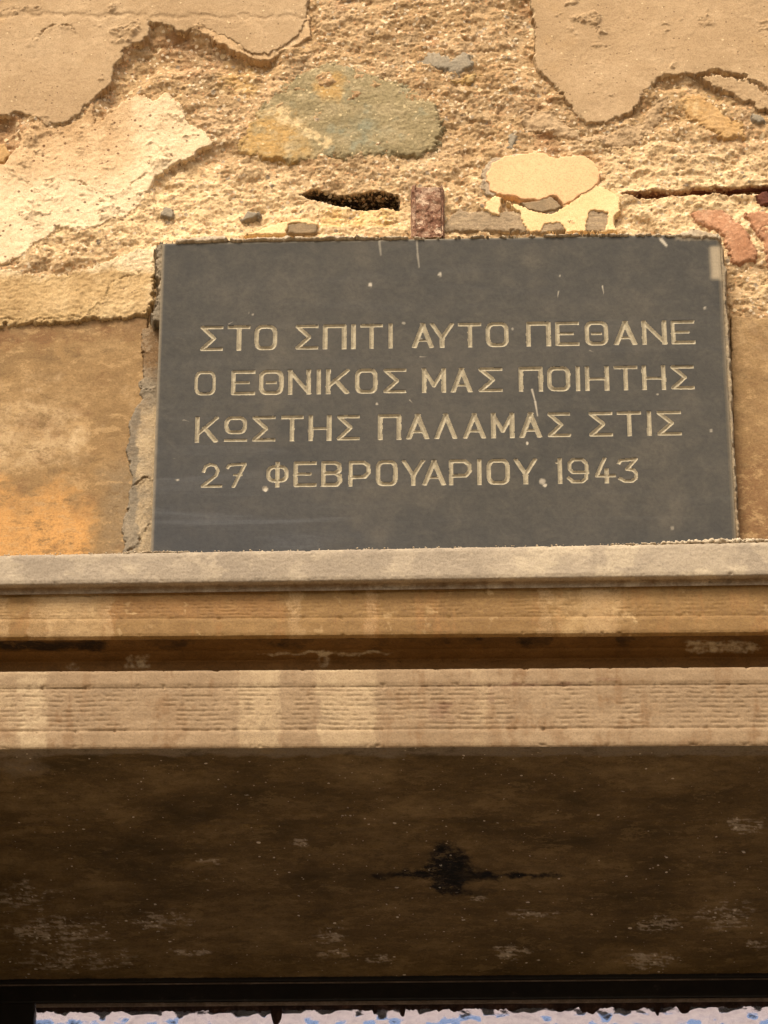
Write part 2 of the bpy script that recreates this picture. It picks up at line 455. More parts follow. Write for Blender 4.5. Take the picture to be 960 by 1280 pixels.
# ------------------------------------------------------------------ patches lying on the wall
def patch(name, poly, y, mat, parent=wall, holes=(), edge=0.0022, cell=0.0012, rough=0.0005, wave=0.0015,
          rim=0.0016, seed=1.0, under=None, attrs=None, taper=0.0, label=None, tilt=None, crack=None, follow=True, warp=0.009):
    P = PXZ(poly, y)
    lo = P.min(0) - 0.008; hi = P.max(0) + 0.008
    xs = np.arange(lo[0], hi[0], cell); zs = np.arange(lo[1], hi[1], cell)
    x, z = np.meshgrid(xs, zs, indexing='ij')
    wx = x + warp * fbm(x, z, 0.024, 6, seed + 30, 0.72); wz = z + warp * fbm(x, z, 0.024, 6, seed + 31, 0.72)
    d = sdf_poly(wx, wz, P)
    for hp in holes:
        d = np.minimum(d, -sdf_poly(wx, wz, PXZ(hp, y)))
    d = d + 2.2 * edge * fbm(x, z, 0.010, 5, seed, 0.78)
    u = wall_y(x, z) if under is None else np.full(x.shape, under)
    ys = y - wave * fbm(x, z, 0.09, 3, seed + 1) - rough * fbm(x, z, 0.006, 4, seed + 2, 0.65)
    if taper: ys = ys + taper * (1 - smooth(0, 0.012, d))
    px, py = proj(x, np.full(x.shape, y), z)
    px = px + 16 * fbm(x, z, 0.03, 5, seed + 11, 0.65); py = py + 12 * fbm(x, z, 0.03, 5, seed + 12, 0.65)
    if tilt: ys = ys + tilt(px, py)
    if crack:
        for (line, dep) in crack:
            L = PXZ(line, y)
            dd = np.full(x.shape, 1.0)
            for a, b in zip(L[:-1], L[1:]):
                e = b - a; vx = wx - a[0]; vz = wz - a[1]
                tt = np.clip((vx * e[0] + vz * e[1]) / (e @ e), 0, 1)
                dd = np.minimum(dd, np.hypot(vx - e[0] * tt, vz - e[1] * tt))
            dd = dd + 0.0022 * fbm(x, z, 0.008, 5, seed + 5, 0.75) + 0.0006
            ys = ys + dep * smooth(0.0014, 0.0004, dd) - 0.0012 * smooth(0.006, 0.001, dd) * (wz > z)
    if follow and under is None: ys = np.minimum(ys, u - 0.0006)
    t = smooth(-0.0001, rim, d)
    Y = (u + 0.004) * (1 - t) + ys * t
    Y = np.where(d > 0, np.minimum(Y, u + 0.004), u + 0.004)
    av = attrs(px, py, x, z, d) if attrs else {}
    ins = d > 0
    q_ = grid_quads(len(xs), len(zs))
    m = ins.ravel()[q_].any(1)
    c_, qq, aa = keep(np.stack([x, Y, z], -1).reshape(-1, 3), q_, m, av)
    o = link_mesh(name, c_, qq, mat, None, True, aa)
    if parent: adopt(o, parent)
    if label: o['label'] = label
    return o

E = 2.0
def a_plaster(px, py, x, z, d):
    return dict(pale=np.clip(0.9 * smooth(0.004, 0.0, d) * smooth(-0.1, 0.3, fbm(x, z, 0.02, 2, 41)) + 0.25 * smooth(0.2, 0.5, fbm(x, z, 0.06, 3, 42)), 0, 1),
                ochre=0.25 * smooth(0.0, 0.4, fbm(x, z, 0.08, 3, 43)))
# lower, paler layer first, then the later coats over it
patch('plaster_coat', [(20, 165), (45, 150), (70, 160), (95, 150), (120, 125), (118, 152), (140, 136), (160, 122), (180, 117), (193, 124), (203, 116), (213, 114),
      (226, 132), (240, 152), (267, 176), (262, 183), (240, 194), (214, 208), (196, 222), (186, 240), (176, 256), (150, 272), (124, 284), (98, 290),
      (70, 284), (60, 296), (40, 306), (30, 320), (0, 330), (-60, 335), (-60, 205), (2, 205), (16, 190), (24, 176)], 0.0006, M['plaster_pale'], seed=2.2, rough=0.0012, wave=0.002,
      attrs=lambda px, py, x, z, d: dict(pale=np.clip(0.9 * smooth(190, 250, py) + 0.7 * smooth(150, 175, px) * smooth(110, 125, py), 0, 1), ochre=np.clip(0.8 * smooth(235, 150, py) * smooth(165, 130, px), 0, 1)),  # lower part paler: old paint, with some bounced light coloured in
      label='pale whitewashed coat with a rounded tongue pointing right', crack=[([(90, 225), (125, 240), (150, 240), (185, 215)], 0.003), ([(10, 210), (60, 250), (110, 245)], 0.0015)])
patch('plaster_coat', [(-60, -60), (386, -60), (384, 24), (378, 40), (366, 50), (350, 58), (334, 72), (318, 68), (300, 60), (286, 50), (270, 42), (250, 32), (238, 39), (222, 36), (205, 30), (190, 27),
      (184, 44), (172, 54), (158, 58), (154, 72), (147, 84), (142, 98), (132, 112), (122, 122), (108, 132), (92, 146), (76, 156), (58, 157), (42, 148), (26, 140), (10, 146), (-60, 150)], -0.0014, M['plaster'], seed=3.1,
      attrs=a_plaster, label='tan coat across the top left corner', crack=[([(36, 55), (50, 42), (66, 32), (88, 32), (94, 38)], 0.004), ([(-20, 20), (20, 12), (48, 8)], 0.002)],
      tilt=lambda px, py: 0.0009 * smooth(14, 17, py - 0.008 * px) * smooth(24, 19, py - 0.008 * px))
patch('plaster_coat', [(222, 30), (250, 28), (300, 40), (386, 16), (391, 40), (372, 56), (352, 66), (334, 78), (318, 74), (296, 66), (268, 52), (250, 40)], -0.0002, M['plaster_pale'], seed=3.9,
      attrs=lambda px, py, x, z, d: dict(pale=0.4 + 0 * d, ochre=0.6 + 0 * d), label='thin ragged lip under the tan coat')
patch('plaster_coat', [(662, -60), (664, 18), (669, 34), (666, 52), (667, 76), (676, 92), (690, 104), (704, 122), (716, 140), (734, 153), (752, 155), (772, 149), (796, 136), (806, 118), (816, 105), (832, 94), (868, 93),
      (882, 88), (895, 86), (906, 91), (930, 93), (944, 100), (960, 113), (1020, 128), (1020, -60)], -0.0014, M['plaster'], seed=4.4, attrs=a_plaster,
      label='smooth tan coat hanging down in a tongue at the top right')
patch('plaster_coat', [(650, 152), (662, 138), (690, 136), (706, 150), (724, 166), (760, 168), (800, 152), (818, 120), (836, 118), (828, 150), (800, 178), (770, 186), (740, 180), (700, 170), (676, 164), (654, 166)], 0.0012, M['plaster'], seed=5.3,
      edge=0.005, taper=0.003, rough=0.0014, attrs=a_plaster, label='low crumbling fringe under the right tongue')
patch('plaster_coat', [(870, 96), (900, 93), (935, 98), (962, 118), (1020, 132), (1020, 150), (950, 135), (915, 118)], 0.0004, M['plaster'], seed=5.8, edge=0.004, rough=0.001, attrs=a_plaster, label='broken second coat at the right edge')
patch('plaster_coat', [(-60, 335), (10, 330), (40, 338), (70, 336), (104, 332), (140, 318), (176, 304), (197, 300), (199, 330), (196, 356), (192, 376), (184, 394), (166, 398), (140, 402), (110, 400), (80, 405), (40, 406), (0, 408), (-60, 410)], -0.0085,
      M['plaster_ledge'], seed=6.1, edge=0.004, rough=0.0022, wave=0.003, rim=0.003,
      attrs=lambda px, py, x, z, d: dict(pale=np.clip(0.9 * smooth(352, 322, py - 0.06 * (px - 100) * -1) + 0.8 * smooth(0.0035, 0.0, d) * smooth(395, 402, py) + 0.4 * smooth(168, 195, px), 0, 1)),
      label='rough sloping coat above the stained panel', crack=[([(110, 390), (130, 372), (140, 350), (172, 335)], 0.003), ([(0, 398), (40, 400), (90, 394), (130, 398)], 0.003)],
      tilt=lambda px, py: 0.006 * smooth(390, 330, py))
# left and right smooth panels under the ledge
def a_panel(px, py, x, z, d):
    n = fbm(x, z, 0.05, 4, 51)
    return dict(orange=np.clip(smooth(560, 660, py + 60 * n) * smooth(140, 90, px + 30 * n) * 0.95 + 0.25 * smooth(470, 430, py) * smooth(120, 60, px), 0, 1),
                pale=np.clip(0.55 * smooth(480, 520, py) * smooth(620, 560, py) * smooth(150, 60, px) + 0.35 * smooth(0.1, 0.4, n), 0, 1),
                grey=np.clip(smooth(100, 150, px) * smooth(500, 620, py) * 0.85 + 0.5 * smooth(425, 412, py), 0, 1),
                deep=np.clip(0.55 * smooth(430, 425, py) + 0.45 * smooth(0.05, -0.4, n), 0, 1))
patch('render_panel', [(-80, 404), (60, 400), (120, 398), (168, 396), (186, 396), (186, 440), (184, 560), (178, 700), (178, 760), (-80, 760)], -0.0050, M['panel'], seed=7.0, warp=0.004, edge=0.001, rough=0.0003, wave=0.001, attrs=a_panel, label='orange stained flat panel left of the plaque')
patch('render_panel', [(912, 392), (940, 396), (1030, 392), (1030, 760), (918, 760), (915, 600)], -0.0050, M['panel'], seed=7.7, warp=0.004, edge=0.001, rough=0.0005, wave=0.001,
      attrs=lambda px, py, x, z, d: dict(orange=0.15 * smooth(400, 480, py), pale=0.35 * smooth(600, 400, py), grey=0.3 + 0 * d, deep=0.35 + 0.5 * smooth(520, 620, py)), label='brown stained flat panel right of the plaque')
patch('mortar_fillet', [(176, 412), (192, 402), (214, 400), (211, 480), (208, 560), (204, 640), (202, 760), (150, 760), (152, 650), (164, 600), (154, 560), (160, 520), (172, 500), (176, 450)], -0.0068, M['fill_grey'], seed=8.1, warp=0.007, edge=0.002, rough=0.0008, wave=0.0006, rim=0.003,
      attrs=lambda px, py, x, z, d: dict(pale=np.clip(0.75 * smooth(168, 176, px + 6 * fbm(x, z, 0.02, 3, 5)) * smooth(490, 520, py), 0, 1), brown=np.clip(0.8 * smooth(480, 440, py) + 0.3, 0, 1)),
      crack=[([(158, 612), (170, 606), (180, 596), (192, 600)], 0.006), ([(160, 690), (172, 678), (186, 656)], 0.006), ([(150, 422), (168, 424), (180, 440)], 0.004), ([(178, 488), (192, 486)], 0.006)])
patch('mortar_fillet', [(192, 308), (200, 300), (214, 302), (208, 340), (206, 402), (188, 402), (192, 380), (196, 350)], -0.0200, M['fill_grey'], seed=8.9, edge=0.004, rough=0.003, wave=0.001, rim=0.003,
      attrs=lambda px, py, x, z, d: dict(pale=0.3 + 0 * d, brown=0 * d))
patch('mortar_fillet', [(893, 290), (902, 292), (908, 330), (912, 400), (917, 500), (922, 600), (926, 680), (926, 760), (902, 760), (902, 500), (893, 330)], -0.0245, M['fill_grey'], seed=9.2, warp=0.004, edge=0.0015, rough=0.0010, wave=0.0006, rim=0.002,
      attrs=lambda px, py, x, z, d: dict(pale=0.55 + 0 * d, brown=np.clip(smooth(560, 640, py) * 0.5, 0, 1)))
patch('lime_bead', [(206, 305), (208, 300), (222, 295), (262, 291), (300, 294), (360, 292), (430, 291), (500, 292), (545, 294), (600, 291), (660, 291), (700, 288), (742, 290), (800, 287), (842, 290), (862, 282), (880, 286), (900, 289), (906, 296), (905, 303),
      (880, 299), (830, 297), (760, 296), (700, 297), (600, 298), (500, 300), (400, 301), (300, 303)], -0.0315, M['fill_pale'], seed=9.9, warp=0.004, edge=0.0022, rough=0.0014, wave=0.001, rim=0.004)
# the same coats and panels carried on to both sides and upwards, more coarsely
for k, (pl_, y_, m_) in enumerate([([(-1900, -1900), (2700, -1900), (2700, -52), (1000, -50), (640, -60), (390, -56), (-40, -52), (-1900, -50)], -0.0008, 'plaster'),
                        ([(-1900, -60), (-52, -60), (-48, 120), (-56, 408), (-1900, 404)], -0.0008, 'plaster'),
                        ([(1012, -60), (2700, -60), (2700, 396), (1026, 396), (1010, 330), (1016, 180)], -0.0008, 'plaster')]):
    patch('plaster_coat', pl_, y_, M[m_], seed=50.0 + k, cell=0.007, rough=0.0004, rim=0.004, follow=False, attrs=lambda px, py, x, z, d: dict(pale=0.2 * smooth(0.1, 0.4, fbm(x, z, 0.1, 3, 42)), ochre=0.2 + 0 * d))
for k, pl_ in enumerate([[(-1900, 402), (-70, 404), (-70, 800), (-1900, 800)], [(1020, 394), (2700, 394), (2700, 800), (1020, 800)]]):
    patch('render_panel', pl_, -0.0046, M['panel'], seed=54.0 + k, cell=0.007, rough=0.0003, wave=0.001, rim=0.003, follow=False, attrs=lambda px, py, x, z, d: dict(orange=0.1 + 0 * d, pale=0.2 + 0 * d, grey=0.4 + 0 * d, deep=0.4 + 0 * d))
# stones, bricks
def a_green(px, py, x, z, d):
    n = fbm(x, z * 1.6, 0.03, 4, 61)
    return dict(ochre=np.clip(0.9 * smooth(410, 350, px + 30 * n) * smooth(120, 165, py + 20 * n) + 0.9 * smooth(30, 8, np.hypot(px - 412, py - 108)) + 0.4 * smooth(0, 0.02, 0.008 - d), 0, 1),
                pale=np.clip(1.0 * smooth(-0.45, 0.1, fbm(x, z, 0.012, 3, 65)) * smooth(14, 3, np.abs((py - 140) - (px - 345) * 0.62)) * smooth(435, 400, px) * smooth(330, 345, px) + 0.5 * smooth(0.3, 0.5, n), 0, 1),
                blue=np.clip(0.45 * smooth(60, 20, np.hypot((px - 455), (py - 165) * 1.5)) + 0.5 * smooth(0.1, 0.4, fbm(x, z, 0.02, 3, 63)), 0, 1))
patch('stone', [(286, 196), (298, 160), (316, 132), (334, 114), (356, 94), (384, 78), (425, 68), (456, 80), (494, 93), (528, 108), (554, 130), (565, 158), (556, 186), (534, 202), (490, 200), (440, 202), (400, 205), (366, 209), (330, 206)], -0.0004, M['stone_green'],
      follow=False, seed=10.1, edge=0.006, rough=0.0014, wave=0.002, rim=0.014, taper=0.003, attrs=a_green, label='large greenish stone with an ochre vein')
patch('stone', [(514, 76), (519, 60), (544, 57), (562, 67), (580, 59), (596, 64), (600, 78), (590, 92), (574, 98), (560, 97), (540, 88), (526, 92)], 0.0006, M['stone_blue'], follow=False, seed=10.9, edge=0.004, rough=0.0008, rim=0.010, taper=0.003, label='small blue-grey stone')
patch('stone', [(536, 92), (560, 96), (596, 84), (612, 90), (598, 104), (574, 108), (548, 102)], 0.0010, M['stone_green'], follow=False, seed=11.2, edge=0.004, rim=0.010, taper=0.003, attrs=lambda px, py, x, z, d: dict(ochre=0.8 + 0 * d, pale=0.2 + 0 * d, blue=0 * d), label='yellowish rim of stone under the blue-grey one')
patch('stone', [(838, 118), (868, 110), (898, 122), (922, 142), (938, 152), (936, 176), (908, 180), (878, 168), (856, 152), (844, 140)], 0.0006, M['stone_ochre'], follow=False, seed=11.7, edge=0.005, rough=0.0014, rim=0.012, taper=0.005, attrs=lambda px, py, x, z, d: dict(pale=smooth(0.1, 0.5, fbm(x, z, 0.03, 3, 64))), label='ochre yellow stone')
patch('stone', [(934, 142), (948, 138), (960, 148), (956, 156), (940, 152)], -0.0005, M['stone_blue'], follow=False, seed=12.3, edge=0.002, rim=0.004, label='tiny slate blue stone')
patch('stone', [(-20, 172), (8, 176), (14, 190), (6, 204), (-20, 204)], 0.001, M['stone_ochre'], follow=False, seed=12.9, edge=0.002, rim=0.004, attrs=lambda px, py, x, z, d: dict(pale=0 * d), label='ochre stone at the left edge')
patch('stone', [(632, 188), (636, 166), (648, 156), (652, 168), (644, 190)], 0.0006, M['stone_blue'], follow=False, seed=13.2, edge=0.002, rim=0.004, label='thin grey stone standing upright')
patch('stone', [(198, 268), (206, 255), (218, 258), (222, 272), (208, 277)], -0.0005, M['stone_blue'], follow=False, seed=13.4, edge=0.002, rim=0.004, label='small grey stone left above the plaque')
patch('stone', [(300, 272), (312, 262), (326, 264), (322, 274), (306, 278)], -0.0005, M['stone_blue'], follow=False, seed=13.8, edge=0.002, rim=0.004, label='small grey stone just above the plaque')
patch('brick', [(852, 264), (876, 254), (902, 250), (920, 266), (938, 288), (954, 312), (950, 327), (928, 331), (912, 335), (906, 316), (903, 296), (888, 287), (868, 278)], -0.0013, M['brick'], follow=False, seed=14.1, edge=0.003, rough=0.0010, rim=0.009, label='narrow salmon brick at the plaque corner', tilt=lambda px, py: 0.004 * smooth(300, 250, py))
patch('brick', [(919, 265), (944, 259), (1030, 256), (1030, 350), (968, 350), (956, 326), (948, 304), (936, 284)], -0.0013, M['brick'], follow=False, seed=14.6, edge=0.003, rough=0.0010, rim=0.009, label='salmon brick at the right edge', crack=[([(935, 300), (952, 285), (1000, 270)], 0.002)])
patch('brick', [(938, 242), (956, 236), (1030, 234), (1030, 254), (950, 256)], 0.0, M['rust_dark'], seed=14.9, edge=0.002, rough=0.001, rim=0.004, label='dark red brick end at the right edge')
# grey undercoat, then peach paint flakes
patch('undercoat', [(546, 292), (556, 272), (574, 258), (600, 259), (622, 262), (660, 262), (720, 256), (770, 262), (772, 292)], -0.0020, M['chip_grey'], seed=15.2, edge=0.003, rough=0.0008, rim=0.005, label='grey undercoat showing beneath the paint')
patch('undercoat', [(356, 292), (360, 279), (378, 276), (398, 278), (398, 292)], -0.0040, M['chip_dark'], seed=15.8, warp=0.004, edge=0.001, rough=0.0004, rim=0.002, label='small grey chip above the plaque')
patch('paint_flake', [(300, 294), (330, 284), (352, 276), (380, 272), (398, 276), (398, 281), (362, 280), (359, 294)], -0.0040, M['peach_light'], seed=16.0, warp=0.004, edge=0.0015, rim=0.0015, label='small cream fleck beside the grey chip')
patch('paint_flake', [(600, 234), (601, 212), (614, 197), (640, 192), (660, 190), (660, 240), (620, 246), (608, 244)], -0.0028, M['fill_pale'], seed=16.5, warp=0.004, edge=0.002, rim=0.0015, label='white rim of the peach flake')
patch('paint_flake', [(608, 252), (618, 245), (634, 250), (650, 258), (690, 262), (706, 256), (722, 244), (736, 230), (754, 232), (776, 246), (775, 262), (768, 276), (772, 290), (655, 290), (640, 272), (616, 268), (606, 262)], -0.0034, M['peach_light'], seed=17.1, warp=0.004, edge=0.002, rim=0.0012,
      holes=[[(736, 268), (744, 263), (760, 266), (757, 276), (756, 288), (734, 287)], [(628, 251), (637, 256), (648, 268), (658, 288), (640, 284), (626, 268)], [(682, 281), (700, 278), (706, 288), (678, 288)], [(648, 250), (694, 246), (706, 258), (690, 266), (664, 262)]], label='pale yellow flake with grey holes')
patch('paint_flake', [(610, 238), (606, 218), (614, 204), (630, 194), (652, 191), (676, 190), (694, 196), (706, 194), (730, 193), (744, 202), (751, 218), (749, 230), (738, 238), (722, 248), (704, 259), (698, 250), (692, 245), (676, 250), (652, 250), (640, 246), (622, 243)], -0.0042, M['peach'], seed=17.9, warp=0.004, edge=0.0012, rim=0.0012, rough=0.0002, wave=0.0008, label='smooth peach coloured flake')
patch('undercoat', [(646, 252), (668, 250), (690, 245), (696, 250), (706, 258), (694, 263), (678, 266), (660, 262)], -0.0038, M['chip_dark'], seed=18.3, warp=0.004, edge=0.001, rough=0.0003, rim=0.0015, label='grey chip under the peach flake')

# ------------------------------------------------------------------ iron in the wall
x0, z0 = on_y(534, 258, -0.012)
iron = empty('iron_stub', (float(x0), 0.02, float(z0)), 'rusty iron stub set upright in the mortar above the plaque, right of the dark hole', 'iron stub')
hx = 0.0175
def iron_piece(name, xs0, xs1, y0, zt_, zb_, seed):
    xs = np.linspace(xs0, xs1, 34); zs = np.linspace(zb_, zt_, 60)
    x, z = np.meshgrid(xs, zs, indexing='ij')
    y = y0 - 0.0016 * fbm(x, z, 0.007, 4, seed, 0.7) - 0.0012 * np.where(fbm(x, z, 0.012, 3, seed + 2) > 0.1, 1, 0)
    e = np.minimum(np.minimum(x - xs0, xs1 - x), zt_ - z)
    y = y + 0.012 * smooth(0.0022, 0.0, e)
    o = link_mesh(name, np.stack([x + 0.0007 * fbm(z, x, 0.01, 2, seed), y, z], -1).reshape(-1, 3), grid_quads(34, 60), M['rust'])
    return adopt(o, iron)
ix0, iz0 = on_y(513, 228, -0.014); ix1, iz1 = on_y(556, 294, -0.014)
iron_piece('iron_web', float(ix0) + 0.003, float(ix1) - 0.002, -0.0105, float(iz0) - 0.002, float(iz1), 3)
iron_piece('iron_flange', float(ix0), float(ix0) + 0.0075, -0.0125, float(iz0), float(iz1), 5)
iron_piece('iron_flange', float(ix1) - 0.005, float(ix1), -0.0120, float(iz0), float(iz1), 7)
# thin bar inside the crack
bx0, bz0 = on_y(792, 242.5, 0.010); bx1, bz1 = on_y(1010, 234, 0.010)
n = 120
s = np.linspace(0, 1, n); an = np.linspace(0, 2 * np.pi, 13)
S, AN = np.meshgrid(s, an, indexing='ij')
rr = 0.0032 * (1 + 0.3 * fbm(S * 0.2, AN * 0.01, 0.006, 3, 5))
cc = np.stack([bx0 + (bx1 - bx0) * S, 0.010 + rr * np.cos(AN), bz0 + (bz1 - bz0) * S + rr * np.sin(AN) + 0.001 * fbm(S * 0.2, 0 * S, 0.03, 2, 4)], -1)
tag(link_mesh('iron_bar', cc.reshape(-1, 3), grid_quads(n, 13), M['rust_dark']), 'thin rusty iron bar lying in the dark red crack left of the bricks', 'iron bar')

# ------------------------------------------------------------------ the plaque
YP = -0.0290
t = NT('slate_marble')
n1 = t.noise(5, 5, 0.6, (1, 1, 1.2), 0.6); n2 = t.noise(38, 8, 0.72, None, 0.4); n3 = t.noise(260, 3, 0.7)
c = t.ramp(n1, [(0.3, A(80, 75, 64, .64)), (0.5, A(90, 84, 71, .64)), (0.7, A(100, 92, 77, .64))])
c = t.mix(t.math('MULTIPLY', t.step(n2, 0.42, 0.72), 0.42), c, A(126, 116, 98, .62))
c = t.mix(t.math('MULTIPLY', t.step(n2, 0.5, 0.25), 0.35), c, A(62, 57, 48, .62))
rot = t.n('ShaderNodeMapping'); t.l(t.co, rot.inputs[0]); rot.inputs['Rotation'].default_value = (0, math.radians(42), 0); rot.inputs['Scale'].default_value = (3, 8, 42)
nv = t.n('ShaderNodeTexNoise'); nv.inputs['Scale'].default_value = 1.0; nv.inputs['Detail'].default_value = 6; nv.inputs['Roughness'].default_value = 0.65; nv.inputs['Distortion'].default_value = 0.8
t.l(rot.outputs[0], nv.inputs['Vector'])
vein = t.math('MULTIPLY', t.step(nv.outputs['Fac'], 0.5, 0.7), t.math('ADD', t.math('MULTIPLY', t.attr('blue'), 0.7), 0.10))
c = t.mix(vein, c, A(124, 120, 112, .62))
c = t.mix(t.math('MULTIPLY', t.attr('blue'), 0.45), c, A(82, 81, 79, .62))
c = t.mix(t.attr('dust'), c, A(176, 156, 122))
c = t.mix(t.attr('lime'), c, A(206, 190, 160))
c = t.mix(1.0, c, t.ramp(n3, [(0.3, (0.80, 0.80, 0.80)), (0.6, (1, 1, 1))]), 'MULTIPLY')
M['slate'] = t.finish(c, t.math('ADD', t.math('MULTIPLY', n2, 0.25), 0.68), t.bump(t.math('ADD', n2, t.math('MULTIPLY', n3, 0.3)), 0.0005), 0.2)
t = NT('gilt_beige_paint')
n2 = t.noise(160, 6, 0.7); n3 = t.noise(600, 3, 0.7)
c = t.ramp(n2, [(0.3, A(140, 126, 99)), (0.52, A(170, 155, 122)), (0.75, A(196, 181, 148))])
c = t.mix(1.0, c, t.ramp(n3, [(0.3, (0.78, 0.78, 0.78)), (0.6, (1, 1, 1))]), 'MULTIPLY')
M['letter'] = t.finish(c, 0.8, t.bump(t.math('ADD', n2, n3), 0.0004), 0.25)

LET = []   # glyph, x0, x1, ytop, ybottom in photo pixels
def row(items, y0a, y0b, y1a, y1b):
    """items (glyph, x0, x1); top line from y0a at x=250 to y0b at x=860, bottom line y1a..y1b"""
    for g, a, b in items:
        u = ((a + b) / 2 - 250) / 610.0
        LET.append((g, a, b, y0a + (y0b - y0a) * u, y1a + (y1b - y1a) * u))
row([('Σ', 250, 279), ('Τ', 284.7, 313), ('Ο', 318, 346.7), ('Σ', 368.7, 398.3), ('Π', 403.3, 433.3), ('Ι', 438, 445.3), ('Τ', 450, 479), ('Ι', 484.7, 492), ('Α', 515, 542), ('Υ', 537.7, 567.5), ('Τ', 572.5, 602),
     ('Ο', 607, 636), ('Π', 657.5, 688.3), ('Ε', 693.8, 724), ('Θ', 730.8, 760.3), ('Α', 767.8, 795.3), ('Ν', 802.5, 833), ('Ε', 838.7, 868)], 407.2, 399.8, 439.0, 430.3)
row([('Ο', 242.5, 270.3), ('Ε', 288.7, 319), ('Θ', 323.3, 354.7), ('Ν', 359.7, 388.8), ('Ι', 395, 402), ('Κ', 407, 437), ('Ο', 443.3, 472.5), ('Σ', 478.3, 508), ('Μ', 527, 557.8), ('Α', 563.7, 590.3), ('Σ', 597.5, 628.3), ('Π', 648, 678.7),
     ('Ο', 683.7, 713), ('Ι', 718.7, 726.2), ('Η', 731.3, 761.2), ('Τ', 767.5, 796.7), ('Η', 802.5, 832), ('Σ', 838.3, 867.5)], 463.2, 456.0, 494.8, 487.0)
row([('Κ', 243.7, 273), ('Ω', 280, 309.2), ('Σ', 314.5, 344.7), ('Τ', 350.8, 379.7), ('Η', 385.3, 414.7), ('Σ', 420.3, 450), ('Π', 472, 502), ('Α', 508, 536.3), ('Λ', 543, 571.3), ('Α', 578.8, 607), ('Μ', 613.7, 642.8), ('Α', 649.7, 676.7), ('Σ', 683.7, 713),
     ('Σ', 735.8, 765.5), ('Τ', 771.3, 801.7), ('Ι', 807.8, 815), ('Σ', 820.8, 851.7)], 520.6, 512.8, 553.4, 544.2)
row([('2', 250.3, 278.3), ('7', 282, 309), ('Φ', 332.2, 361.3), ('Ε', 366.3, 396.2), ('Β', 400.8, 428.7), ('Ρ', 435, 464.2), ('Ο', 469.2, 497.5), ('Υ', 502, 531.3), ('Α', 528, 557), ('Ρ', 560.8, 590.3), ('Ι', 595.5, 603), ('Ο', 608, 637.5), ('Υ', 642.5, 671.3),
     ('1', 694.7, 703.7), ('9', 708.7, 736.3), ('4', 742, 769.7), ('3', 771.7, 798.3)], 578.2, 570.2, 610.4, 603.0)

def rrect(x0, y0, x1, y1, r=0.27, rx=None, n=5):
    rx = rx or r; pts = []
    for cxx, cyy, a0 in ((x1 - rx, y1 - r, 0), (x0 + rx, y1 - r, 90), (x0 + rx, y0 + r, 180), (x1 - rx, y0 + r, 270)):
        for k in range(n):
            a = math.radians(a0 + 90 * k / (n - 1)); pts.append((cxx + rx * math.cos(a), cyy + r * math.sin(a)))
    return pts + [pts[0]]
# strokes in a unit box, y up; (points, width factor)
G = {
 'Σ': [([(1, 1), (0, 1), (.64, .5), (0, 0), (1, 0)], .85)],
 'Τ': [([(0, 1), (1, 1)], .9), ([(.5, 1), (.5, 0)], 1)],
 'Ο': [(rrect(0, 0, 1, 1), 1)],
 'Π': [([(0, 0), (0, 1), (1, 1), (1, 0)], 1)],
 'Ι': [([(.5, 0), (.5, 1)], 1)],
 'Α': [([(0, 0), (.5, 1)], 1), ([(1, 0), (.5, 1)], 1), ([(.2, .26), (.8, .26)], .65)],
 'Λ': [([(0, 0), (.5, 1)], 1), ([(1, 0), (.5, 1)], 1)],
 'Υ': [([(0, 1), (.5, .36)], .85), ([(1, 1), (.5, .36)], .85), ([(.5, .4), (.5, 0)], 1)],
 'Ε': [([(1, 1), (0, 1), (0, 0), (1, 0)], .9), ([(0, .5), (.72, .5)], .72)],
 'Θ': [(rrect(0, 0, 1, 1), 1), ([(.34, .48), (.66, .48)], .7)],
 'Ν': [([(0, 0), (0, 1)], 1), ([(0, 1), (1, 0)], .85), ([(1, 0), (1, 1)], 1)],
 'Κ': [([(0, 0), (0, 1)], 1), ([(1, 1), (.02, .28)], .75), ([(.40, .56), (.96, 0)], .95)],
 'Μ': [([(0, 0), (0, 1)], 1), ([(0, 1), (.5, .24), (1, 1)], .8), ([(1, 0), (1, 1)], 1)],
 'Η': [([(0, 0), (0, 1)], 1), ([(1, 0), (1, 1)], 1), ([(0, .47), (1, .47)], .65)],
 'Ω': [(rrect(0, .36, 1, 1), .9), ([(0, 0), (1, 0)], .7)],
 'Φ': [(rrect(0, .22, 1, .84), .9), ([(.5, 0), (.5, 1)], .95)],
 'Β': [([(0, 0), (0, 1), (.7, 1), (.93, .9), (.95, .66), (.75, .54), (0, .52)], .9), ([(.72, .52), (.95, .42), (.98, .16), (.8, 0), (0, 0)], .9)],
 'Ρ': [([(0, 0), (0, 1), (.72, 1), (.97, .85), (1, .55), (.78, .34), (0, .33)], .92)],
 '2': [([(.08, .72), (.16, .9), (.42, 1), (.72, .93), (.86, .72), (.76, .48), (0, 0), (1, 0)], .72)],
 '7': [([(0, .88), (.08, .96), (1, 1), (.36, 0)], .78), ([(.45, .5), (.74, .5)], .55)],
 '1': [([(.68, 0), (.68, 1)], .95), ([(0, .9), (.6, .93)], .5)],
 '9': [([(.0, .14), (.2, 0), (.72, 0), (.95, .14), (1, .5), (.98, .82), (.76, 1), (.24, 1), (.02, .84), (.02, .58), (.2, .42), (1, .42)], .82)],
 '4': [([(.48, 1), (.04, .25), (1, .25)], .78), ([(.6, .5), (.6, 0)], .9)],
 '3': [([(0, .86), (.04, .93), (1, 1), (.44, .54), (.82, .5), (.98, .34), (.95, .12), (.72, 0), (.3, 0), (.06, .1)], .75)],
}
HW = 0.0028
pc = [(203, 303), (899, 291), (920, 671), (188, 692)]
corner = PXZ(pc, YP)
LEDGE_Z = zline(692, 675.5, Y_TOP)
zbot = LEDGE_Z[0] + 0.002
